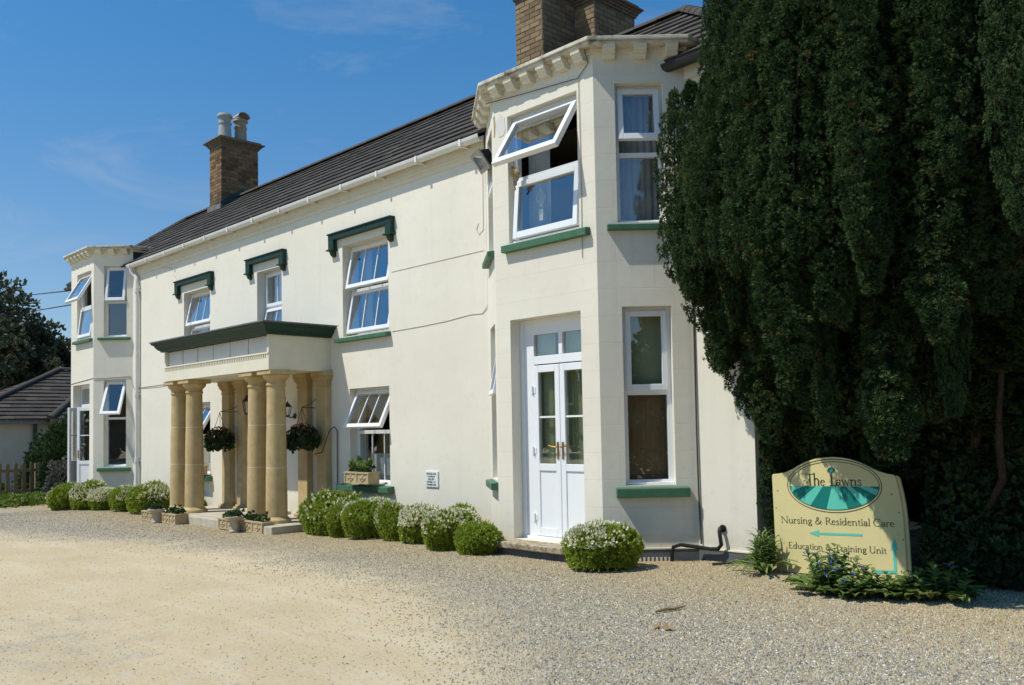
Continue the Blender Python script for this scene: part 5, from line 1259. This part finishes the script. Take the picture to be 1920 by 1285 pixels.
# ---------------------------------------------------------------- the yew
YC = (-3.0, 8.6)
BOUGH = {}
def bough_mesh(Lb, seed, fine):
    """an upright plume: knots of short needles over a dark twiggy core; radius .2, base at the origin"""
    ph = seed*2.3; R0 = .2
    def rad(z): t_ = z/Lb; return R0*np.interp(t_, [0, .06, .2, .55, .8, .95, 1], [.25, .75, 1.0, 1.0, .72, .35, .08])
    def lump(z, th): return np.clip(1+.22*np.sin(5.1*z+ph+1.6*np.sin(th*2+ph))+.24*np.sin(2*th+3.3*z+ph)+.14*np.sin(9*z-3*th+2*ph), .5, 1.6)
    wob = lambda z: np.stack([.05*np.sin(1.9*z+ph), .05*np.cos(1.5*z+2*ph)], -1)
    nt_, nu_ = 5, int(Lb/.12)                                    # the leading stem inside
    U, TH_ = np.meshgrid(np.linspace(0, Lb*.97, nu_), np.arange(nt_)*2*np.pi/nt_, indexing='ij')
    r = .022*(1.1-U/Lb); w_ = wob(U)
    CV = np.stack([w_[..., 0]+np.cos(TH_)*r, w_[..., 1]+np.sin(TH_)*r, U], -1).reshape(-1, 3)
    i = np.arange(nu_-1)[:, None]*nt_; j = np.arange(nt_)[None]; jn = (j+1) % nt_
    q1 = np.stack([i+j, i+jn, i+nt_+jn], -1).reshape(-1, 3); q2 = np.stack([i+j, i+nt_+jn, i+nt_+j], -1).reshape(-1, 3)
    sp = .050 if fine else .085; per = 11 if fine else 7
    n = int(2*np.pi*R0*.85*Lb/sp**2); z = RNG.random(n)*Lb; th = RNG.uniform(0, 2*np.pi, n)
    rr = rad(z)*lump(z, th)*np.where(RNG.random(n) < .30, RNG.uniform(.25, .7, n), 1-.22*RNG.random(n)**2); w_ = wob(z)
    d = np.stack([np.cos(th), np.sin(th), np.full(n, .35)], -1); d /= np.linalg.norm(d, axis=1)[:, None]
    Cn = np.stack([w_[:, 0]+np.cos(th)*rr, w_[:, 1]+np.sin(th)*rr, z], -1)
    cr = RNG.uniform(.026, .050, n) if fine else RNG.uniform(.045, .075, n)
    e = rand_unit(n*per).reshape(n, per, 3)+.75*d[:, None]; e /= np.linalg.norm(e, axis=2)[:, :, None]
    P = Cn[:, None]+e*cr[:, None, None]*.55
    tv = np.clip(RNG.normal(.46, .17, n)+.12*np.sin(6*z+ph)*np.sin(3*th), .2, .94); tv[RNG.random(n) < .006] = 1.0
    tv = np.repeat(tv, per)
    V, F, tt = needles(P.reshape(-1, 3), e.reshape(-1, 3), 5 if fine else 3, .030 if fine else .062, .0045 if fine else .012, .75, tv)
    o = np_obj('bough', np.concatenate([CV, V]), np.concatenate([q1, q2, F+len(CV)]), 'yew_leaf', None, np.concatenate([RNG.uniform(0, .09, len(CV)), tt]))
    me = o.data; bpy.data.objects.remove(o); return me
def bough(path, rads, spacing, k, L, W, parent, seed):
    """place a plume along the straight line from the first to the last point of the path"""
    a_ = Vector(path[1]); b_ = Vector(path[-1]); a_.z = path[0][2]; d_ = b_-a_; ln = d_.length; fine = spacing < .08
    Ls = min((1.6, 2.6, 3.8, 5.4), key=lambda q: abs(math.log(q/ln))); key = (Ls, seed % 3, fine)
    if key not in BOUGH: BOUGH[key] = bough_mesh(*key)
    o = bpy.data.objects.new('bough', BOUGH[key]); COL.objects.link(o); s_ = max(rads)/.2
    o.matrix_basis = Matrix.Translation(a_) @ d_.to_track_quat('Z', 'Y').to_matrix().to_4x4() @ Matrix.Rotation(random.uniform(0, 6.28), 4, 'Z') @ Matrix.Diagonal((s_, s_, ln/Ls, 1))
    attach(o, parent); return o
YEW = thing('yew_tree', (YC[0], YC[1], 0), 'huge dark green yew tree overhanging the house corner and the name board', 'tree')
def yew_plumes():
    k = 0
    rings = [(2.34, .165, 5.3, 2.9, .43), (2.10, .18, 6.7, 2.15, .43), (1.78, .19, 8.0, 1.5, .45), (1.38, .22, 9.0, 1.35, .52), (.85, .30, 10.0, 2.2, .8)]
    for ri, (r0, rad0, top, z0, pitch_) in enumerate(rings):
        n = int(2*math.pi*r0/pitch_)
        for i in range(n):
            a = 2*math.pi*(i+random.uniform(-.3, .3))/n; r = r0+random.uniform(-.14, .10); rad = rad0*random.choice((.62, .75, .88, 1.0, 1.12))
            vx, vy = math.cos(a), math.sin(a); x, y = YC[0]+r*vx, YC[1]+r*vy
            if x-rad*1.3 < -4.70 and y+rad*1.3 > 8.2: continue          # the house stands here
            if y > YC[1]+1.9: continue
            right = vx*.945+vy*.33; front = (vx*.33-vy*.94) > -.45 or right < -.5
            zz = z0+random.uniform(-.3, .35)
            if right > .0: zz = max(zz, 2.3+1.0*min(1, right*2)+random.uniform(-.4, .5))    # lower crown open towards the drive
            dy = SY-y; Xs = x+.575*dy                                         # keep the lower left of the name board in the sun
            if dy > 0 and -4.75 < Xs < -3.2: zz = max(zz, 1.17-.68*max(-.1, Xs+rad+4.05)+1.79*(dy+rad*.6)+.05)
            if 6.9 < y < 8.15 and -4.75 < x < -3.1: zz = max(zz, 1.45)
            tp = max(zz+1.0, top+random.uniform(-.9, .8)); bot = max(.25, r-.28); lx, ly = random.uniform(-.07, .07), random.uniform(-.07, .07)
            pts = [(YC[0]+bot*vx, YC[1]+bot*vy, zz), (x, y, zz+.45), (x+lx, y+ly, zz+(tp-zz)*.4), (x+lx*1.6-.05*vx, y+ly*1.6-.05*vy, zz+(tp-zz)*.75), (x-.12*vx, y-.12*vy, tp)]
            fine = front and ri < 3
            bough(pts, [rad*.5, rad*1.05, rad*1.15, rad*.85, .02], .066 if fine else .10, 15 if fine else 9, .055 if fine else .09, .0050 if fine else .012, YEW, k); k += 1
    # plumes pressed against the corner of the house
    for x, y, z0, tp, rad in ((-5.34, 7.92, 2.75, 4.6, .17), (-5.20, 7.82, 2.45, 4.6, .19), (-5.08, 7.95, 2.05, 4.4, .18), (-4.98, 7.80, 2.05, 4.6, .19), (-4.90, 7.98, 1.72, 4.2, .18), (-4.76, 7.95, 1.55, 4.0, .17), (-5.42, 7.72, 3.0, 5.0, .17), (-5.12, 7.55, 2.75, 5.0, .2), (-4.85, 7.6, 2.45, 4.6, .2), (-4.66, 8.5, .35, 3.0, .20), (-4.62, 8.9, .3, 3.0, .22), (-4.79, 8.42, .15, 2.4, .125), (-4.77, 8.75, .1, 2.6, .15)):
        bough([(x+.06, y, z0), (x, y, z0+.35), (x, y, (z0+tp)/2), (x+.03, y, tp)], [rad*.6, rad, rad*1.0, .03], .068, 14, .058, .0052, YEW, k); k += 1
    # low skirt round the board: over its left corner, behind it and above its right half
    for x, y, z0, tp, rad in ((-4.50, 7.98, 1.30, 2.9, .19), (-4.30, 8.32, 1.10, 2.8, .20), (-4.02, 8.36, .85, 2.7, .22), (-3.70, 8.34, .80, 2.6, .22), (-3.40, 8.40, .9, 2.6, .22), (-4.62, 8.02, 1.65, 3.2, .18),
                (-3.92, 7.72, 1.62, 3.0, .22), (-3.62, 7.62, 1.45, 3.0, .22), (-3.34, 7.62, 1.42, 3.1, .22), (-4.22, 7.86, 1.72, 3.1, .20), (-4.40, 7.75, 2.05, 3.4, .2), (-3.75, 7.45, 2.15, 3.5, .22), (-3.4, 7.35, 2.3, 3.6, .22), (-3.1, 7.45, 1.6, 3.4, .24), (-2.9, 7.65, 1.5, 3.2, .24), (-2.72, 8.1, 1.55, 3.4, .26), (-2.45, 8.35, 1.3, 3.4, .28), (-2.75, 7.75, 2.0, 4.2, .26), (-2.5, 7.95, 1.9, 4.4, .27), (-2.25, 8.1, 1.9, 4.6, .28), (-3.0, 7.4, 2.3, 4.4, .25), (-2.55, 8.7, .7, 3.0, .3), (-2.9, 8.5, .8, 3.0, .26), (-2.2, 8.3, 1.5, 3.8, .3),
                (-4.45, 8.75, 1.0, 2.8, .24), (-4.40, 9.3, .6, 2.8, .28), (-3.9, 9.4, .5, 2.8, .30), (-3.4, 9.6, .4, 3.0, .32), (-2.9, 9.7, .4, 3.2, .32), (-2.5, 9.4, .5, 3.2, .30), (-2.3, 9.0, .8, 3.2, .28), (-3.1, 10.1, .3, 3.4, .34), (-2.6, 10.2, .3, 3.4, .34), (-4.3, 9.9, .4, 3.0, .3), (-3.7, 10.2, .3, 3.2, .34)):
        fine = y < 8.6
        bough([(x+.05, y+.06, z0), (x, y, z0+.35), (x, y, (z0+tp)/2), (x-.03, y, tp)], [rad*.6, rad, rad*.95, .05], .066 if fine else .10, 15 if fine else 9, .055 if fine else .10, .0050 if fine else .014, YEW, k); k += 1
    return k
print('boughs', yew_plumes())
def trunk_run(pts, rads, parent, name):
    m = MB(); P = []; R = []
    for (a, ra), (b, rb) in zip(list(zip(pts, rads)), list(zip(pts, rads))[1:]):
        for t_ in (0, .34, .67): P.append(tuple(a[i]+(b[i]-a[i])*t_+random.uniform(-.02, .02) for i in range(3))); R.append((ra+(rb-ra)*t_)*random.uniform(.93, 1.07))
    P.append(pts[-1]); R.append(rads[-1]); m.tube(P, R, 9); return m.build(name, 'bark', parent, True)
cx, cy = YC
trunk_run([(cx, cy, -.2), (cx+.02, cy, .6), (cx-.05, cy+.1, 1.6)], [.13, .09, .07], YEW, 'trunk')
for pts, r0 in (([(0, 0, .4), (.25, -.30, 1.6), (.55, -.45, 2.9), (.7, -.4, 5.0)], .045), ([(.1, 0, .3), (.55, .1, 1.6), (.72, .15, 3.0), (.7, .2, 5.5)], .045), ([(.1, .1, .3), (.8, .3, 1.2), (1.15, .35, 2.4), (1.35, .4, 4.2)], .045),
                ([(-.1, -.2, 1.5), (-.15, -.4, 2.0), (-.15, -.6, 2.6), (-.1, -.5, 4.5)], .09), ([(-.5, .25, 1.9), (-.7, .25, 2.6), (-.8, .2, 3.5), (-.9, .1, 6)], .05), ([(0, .1, 1.0), (0, .2, 3), (.05, .2, 6), (.05, .2, 9)], .09), ([(.1, -.1, .3), (.42, -.35, 1.0), (.52, -.6, 1.9), (.4, -.75, 2.7)], .035), ([(.3, 0, .3), (.45, -.2, 1.4), (.35, -.35, 2.3), (.3, -.4, 3.2)], .035)):
    trunk_run([(cx+p[0], cy+p[1], p[2]) for p in pts], [r0, r0*.85, r0*.7, r0*.4], YEW, 'limb')
# two more of the same kind behind it, closing the side of the house
for (x, y, rz, s, lab) in ((-2.75, 12.3, 0.35, .78, 'dark yew behind the big one, beside the end wall of the house'), (-2.6, 16.3, .2, 1.0, 'dark yew farthest back, at the right edge')):
    o = copy_tree(YEW); o.location = (x, y, 0); o.rotation_euler = (0, 0, rz); o.scale = (s, s, s); o['label'] = lab; o['group'] = 'yews behind the big yew'
# shaded undergrowth beneath
n = 15000; P = np.stack([RNG.uniform(-3.25, .6, n), RNG.uniform(8.15, 10.2, n), np.zeros(n)], 1)
hgt = np.clip(.75+.4*np.sin(P[:, 0]*3.1+1)*np.sin(P[:, 1]*2.7)+1.3*(P[:, 1]-8.45), .04, 2.1)
hgt = np.maximum(hgt, 1.75*np.exp(-((P[:, 0]+2.98)**2/.16+(P[:, 1]-8.42)**2/.05))); hgt = np.maximum(hgt, 1.6*np.exp(-((P[:, 0]+2.5)**2/.2+(P[:, 1]-8.5)**2/.06))); P[:, 2] = .03+hgt*RNG.random(n)**.6
V, F, tt = tufts(P, np.tile(np.array([[.1, -.5, .8]]), (n, 1)), 6, .075, .022, .9, RNG.uniform(0, .6, n), .3)
tag(np_obj('undergrowth', V, F, 'dull_leaf', None, tt), 'dark ivy undergrowth in the shade beneath the yews', 'undergrowth', kind='stuff')

# ---------------------------------------------------------------- left background
BG = thing('bungalow', (-35, 10.5, -.3), 'low neighbouring bungalow with dark tiled hipped roof, beyond the picket fence', 'bungalow')
m = MB(); m.box(-38.0, -33.3, 7.3, 18, -.5, 2.0); m.box(-33.3, -32.75, 9.95, 18, -.5, 2.0); m.build('wall', 'bungalow_wall', BG)
m = MB(); m.box(-33.06, -33.02, 6.95, 9.75, 1.93, 2.09); m.box(-38.3, -33.0, 6.95, 6.99, 1.93, 2.09); m.box(-32.46, -32.42, 9.7, 18, 1.93, 2.09); m.box(-33.3, -33.03, 7, 18, 1.95, 1.99); m.build('fascia', 'lead', BG)
m = MB(); m.tube([(-33.2, 9.45, 1.95), (-33.22, 9.45, -.3)], .06, 8); m.build('downpipe', 'black_metal', BG, True)
m = MB(); hx = -35.66; rz = 3.96
m.add([(-33, 6.95, 2.06), (-33, 18, 2.06), (hx, 18, rz-.03), (hx, 10.94, rz-.03)], [(0, 1, 2, 3)]); m.add([(-38.3, 6.95, 2.06), (-33, 6.95, 2.06), (hx, 10.94, rz-.03)], [(0, 1, 2)]); m.add([(-38.3, 18, 2.06), (-38.3, 6.95, 2.06), (hx, 10.94, rz-.03), (hx, 18, rz-.03)], [(0, 1, 2, 3)])
BR_ = m.build('roof', 'tile_dark', BG, tint=True)
nb_ = Vector((rz-2.08, 0, 33-35.66)).normalized()*-1; nb_ = Vector((rz-2.08, 0, 35.66-33)).normalized()
NB = 14
def tiles_joined(make_p, nrm, a_fn, b_fn, nc, name='tile_courses'):
    mb = MB()
    for k in range(nc):
        t0 = k/nc-.004; t1 = min(1, (k+1)/nc+.012); a, b = a_fn((k+.5)/nc), b_fn((k+.5)/nc); n_ = max(1, int((b-a)/.33)); off = .5*(k % 2)
        es = [a]+[a+(b-a)*(i+off)/n_ for i in range(1, n_+1)]; es[-1] = b
        for p, q in zip(es, es[1:]):
            if q-p < .03: continue
            mb.cur = min(1, max(0, random.gauss(.5, .22))); h = .05+random.uniform(-.008, .008)
            c = [make_p(t0, p+.003), make_p(t0, q-.003), make_p(t1, q-.003), make_p(t1, p+.003)]; tp = [v+nrm*hh for v, hh in zip(c, (h, h, .008, .008))]
            mb.add([*c, *tp], [(4, 5, 6, 7), (0, 1, 5, 4), (1, 2, 6, 5), (3, 0, 4, 7)])
    o = mb.build(name, 'tile_dark', BR_, tint=True); o['kind'] = 'stuff'; return o
tiles_joined(lambda t, y: Vector((-33+(hx+33)*t, y, 2.08+(rz-2.08)*t)), nb_, lambda t: 6.95+3.99*t, lambda t: 18., NB)
n3 = Vector((0, -(rz-2.08), 10.94-6.95)).normalized()
tiles_joined(lambda t, x: Vector((x, 6.95+3.99*t, 2.08+(rz-2.08)*t)), n3, lambda t: -38.3+2.64*t, lambda t: -33-2.66*t, NB)
tiles_joined(lambda t, y: Vector((-32.4-1.0*t, y, 2.08+.70*t)), nb_, lambda t: 9.68+1.0*t, lambda t: 18., 5)
for a, b in (((-33, 6.95, 2.14), (hx, 10.94, rz+.05)), ((hx, 10.94, rz+.05), (hx, 18, rz+.05)), ((-32.4, 9.68, 2.14), (-33.5, 10.78, 2.90))):
    m = cap_tile(a, b, .13); m.tint = [.3]*len(m.v); m.build('hip_cap', 'tile_dark', BR_, True, tint=True)
FE = thing('picket_fence', (-27, 6.6, -.28), 'weathered wooden picket fence with rounded tops beside the bungalow garden', 'fence')
for i in range(15):
    y = 5.0+i*.2; m = MB(); h = .78+random.uniform(-.015, .015); w = .048
    pr = [(y-w, -.28), (y+w, -.28), (y+w, h-.05), (y+w*.8, h-.02), (y+w*.4, h), (y-w*.4, h), (y-w*.8, h-.02), (y-w, h-.05)]
    m.prism(pr, lambda a, b: (-26.98+random.uniform(-.004, .004), a, b), lambda a, b: (-27.002, a, b)); m.build('picket', 'fence_wood', FE)
for z in (.02, .58):
    m = MB(); m.box(-27.04, -27.003, 4.9, 7.95, z-.04, z+.04); m.build('rail', 'fence_wood', FE)
for y in (5.05, 7.75):
    m = MB(); m.box(-27.13, -27.042, y-.045, y+.045, -.4, .76); m.build('post', 'fence_wood', FE)
def bushy(name, c, rx, rz_, n, L, W, mat, label, cat, group=None, k=5, stems=True):
    t = thing(name, c, label, cat, group); d = rand_unit(n); d[:, 2] = np.abs(d[:, 2])*1.0
    f = .6+.4*RNG.random(n)**.5; lump = 1+.18*np.sin(d[:, 0]*6+c[0])*np.sin(d[:, 1]*5+c[1])+.12*np.sin(d[:, 2]*9)
    P = np.array(c)+d*np.array([rx, rx, rz_])*(f*lump)[:, None]
    V, F, tt = tufts(P, d+np.array([0, 0, .4]), k, L, W, .8, np.clip(.45+RNG.normal(0, .2, n), 0, 1), .2); np_obj('foliage', V, F, mat, t, tt)
    if stems:
        m = MB()
        for q in range(7):
            a = q*.9; m.tube([(c[0], c[1], c[2]-.05), (c[0]+.4*rx*math.cos(a), c[1]+.4*rx*math.sin(a), c[2]+rz_*.4), (c[0]+.75*rx*math.cos(a), c[1]+.75*rx*math.sin(a), c[2]+rz_*.7)], [.03, .02, .01], 5)
        m.build('stem', 'bark', t)
    return t
bushy('garden_shrub', (-26.3, 8.3, -.2), .62, 1.95, 2600, .16, .022, 'dull_leaf', 'feathery dark green shrub between the fence and the left bay', 'shrub')
bushy('garden_shrub', (-25.75, 8.0, -.2), .42, .95, 1100, .09, .028, 'pale_leaf', 'grey-leaved low shrub in front of the feathery shrub by the left bay', 'shrub')
bushy('garden_shrub', (-29.6, 6.9, -.3), .55, .95, 700, .14, .05, 'cover_leaf', 'bright green plant seen through the fence pickets', 'shrub')
bushy('garden_shrub', (-29.2, 8.4, -.3), .5, 1.35, 700, .14, .03, 'dull_leaf', 'dull green bush behind the right end of the fence', 'shrub')
bushy('garden_shrub', (-31.3, 9.2, -.3), .7, 1.7, 900, .14, .03, 'dull_leaf', 'dark bush against the bungalow wall by its downpipe', 'shrub')
n = 2600; P = np.stack([RNG.normal(-25.3, .55, n), RNG.uniform(5.0, 7.7, n), np.zeros(n)], 1); P[:, 2] = -.26+.22*RNG.random(n)
V, F, tt = tufts(P, np.tile(np.array([[0, 0, 1.]]), (n, 1)), 5, .10, .03, .9, RNG.uniform(0, 1, n), .2)
tag(np_obj('ground_cover', V, F, 'cover_leaf', None, tt), 'yellow-green low ground cover at the foot of the picket fence', 'ground cover', kind='stuff')

def broadleaf(loc, rx, rz_, zc, n_cl, per, leaf, label, seed, mat='beech_leaf', group=None):
    x, y, z = loc; t = thing('broadleaf_tree', loc, label, 'tree', group); r = np.random.default_rng(seed)
    d = r.normal(size=(n_cl, 3)); d /= np.linalg.norm(d, axis=1)[:, None]; f = r.random(n_cl)**.4
    C = np.array([x, y, zc])+d*np.array([rx, rx, rz_])*(.35+.68*f)[:, None]; cr = r.uniform(.45, .95, n_cl)*rx/3.4
    e = r.normal(size=(n_cl, per, 3)); e /= np.linalg.norm(e, axis=2)[:, :, None]
    P = C[:, None]+e*(cr[:, None]*(.45+.6*r.random((n_cl, per))))[:, :, None]*np.array([1, 1, .8])
    N = e+np.array([0, 0, .3]); tv = np.clip(r.uniform(.15, .75, n_cl)[:, None]+r.normal(0, .12, (n_cl, per)), 0, 1)
    V, F, tt = tufts(P.reshape(-1, 3), N.reshape(-1, 3), 3, leaf, leaf*.3, .9, tv.ravel(), .2); np_obj('crown', V, F, mat, t, tt)
    trunk_run([(x, y, z-.3), (x+.05, y, z+1.5), (x, y+.1, zc)], [rx*.1, rx*.085, rx*.05], t, 'trunk')
    for k in range(7):
        a = k*.9; trunk_run([(x, y, z+1.6+.3*k), (x+rx*.35*math.cos(a), y+rx*.35*math.sin(a), zc-.3+.2*k), (x+rx*.75*math.cos(a), y+rx*.75*math.sin(a), zc+.4+.3*k)], [rx*.04, rx*.025, rx*.01], t, 'limb')
    return t
broadleaf((-46.5, 10.2, -.3), 3.7, 3.9, 5.0, 210, 60, .24, 'large dark purple-green broadleaf tree rising behind the bungalow', 5)
broadleaf((-44.5, 13.0, -.3), 1.5, 1.6, 4.6, 60, 50, .2, 'small dark tree just right of the large one, over the bungalow ridge', 9)
# trees across the drive, seen only as reflections in the window panes
n = 9000; a = RNG.uniform(-80, 75, n); P = np.stack([a, RNG.uniform(-30, -25, n), np.zeros(n)], 1); P[:, 2] = RNG.random(n)**.7*(5.8+1.6*np.sin(a*.35)+1.2*np.sin(a*.9+1))
V, F, tt = tufts(P, np.tile(np.array([[0, .7, .5]]), (n, 1)), 4, .9, .34, .9, RNG.uniform(.2, .9, n), .2)
tag(np_obj('far_trees', V, F, 'dull_leaf', None, tt), 'belt of trees across the drive from the house', 'trees', kind='stuff')
for k, (a, b) in enumerate((((-25.5, 8.25, 5.46), (-70, 17.6, 12.0)), ((-24.7, 8.2, 5.02), (-70, 17.6, 10.7)))):
    m = MB(); m.tube([a, tuple((a[i]+b[i])/2-(.35 if i == 2 else 0) for i in range(3)), b], .02, 5)
    tag(m.build('overhead_wire', 'cable_dark'), ('upper overhead wire running from the left end of the house', 'lower overhead wire running from the left end of the house')[k], 'wire', 'overhead wires')
# leafy bank added behind the camera to darken reflections in the right bay panes
n = 2600; q = RNG.uniform(-5, 5, n); P = np.stack([4.6+.64*q+RNG.normal(0, .3, n), -1.2+.77*q+RNG.normal(0, .3, n), 1.75*RNG.random(n)**.8], 1)
V, F, tt = tufts(P, np.tile(np.array([[-.5, .4, .5]]), (n, 1)), 5, .22, .08, .9, RNG.uniform(.1, .7, n), .2)
tag(np_obj('reflection_hedge', V, F, 'dull_leaf', None, tt), 'unseen leafy bank added behind the camera to darken the bay panes', 'reflection_hedge', kind='stuff')
# fallen twig and dead leaf on the gravel
t = thing('twig', (-4.22, 5.77, .045), 'dry brown twig lying on the gravel in front of the lone shrub', 'twig')
m = MB(); m.tube([(-4.26, 5.62, .06), (-4.24, 5.72, .065), (-4.21, 5.82, .06), (-4.20, 5.93, .065)], [.008, .012, .011, .006], 6); m.tube([(-4.235, 5.74, .065), (-4.26, 5.80, .075)], .005, 5); m.build('stick', 'litter', t, True)
t = thing('leaf', (-3.9, 5.2, .045), 'curled dead leaf on the gravel nearer the camera than the twig', 'leaf')
m = MB(); q = [(-3.98, 5.22, .062), (-3.94, 5.18, .05), (-3.90, 5.23, .075), (-3.86, 5.19, .052), (-3.82, 5.22, .06)]
m.add([*q, *[(x_+.01, y_+.045, z_+.012) for x_, y_, z_ in q]], [(i, i+1, i+6, i+5) for i in range(4)]); m.build('blade', 'litter', t)
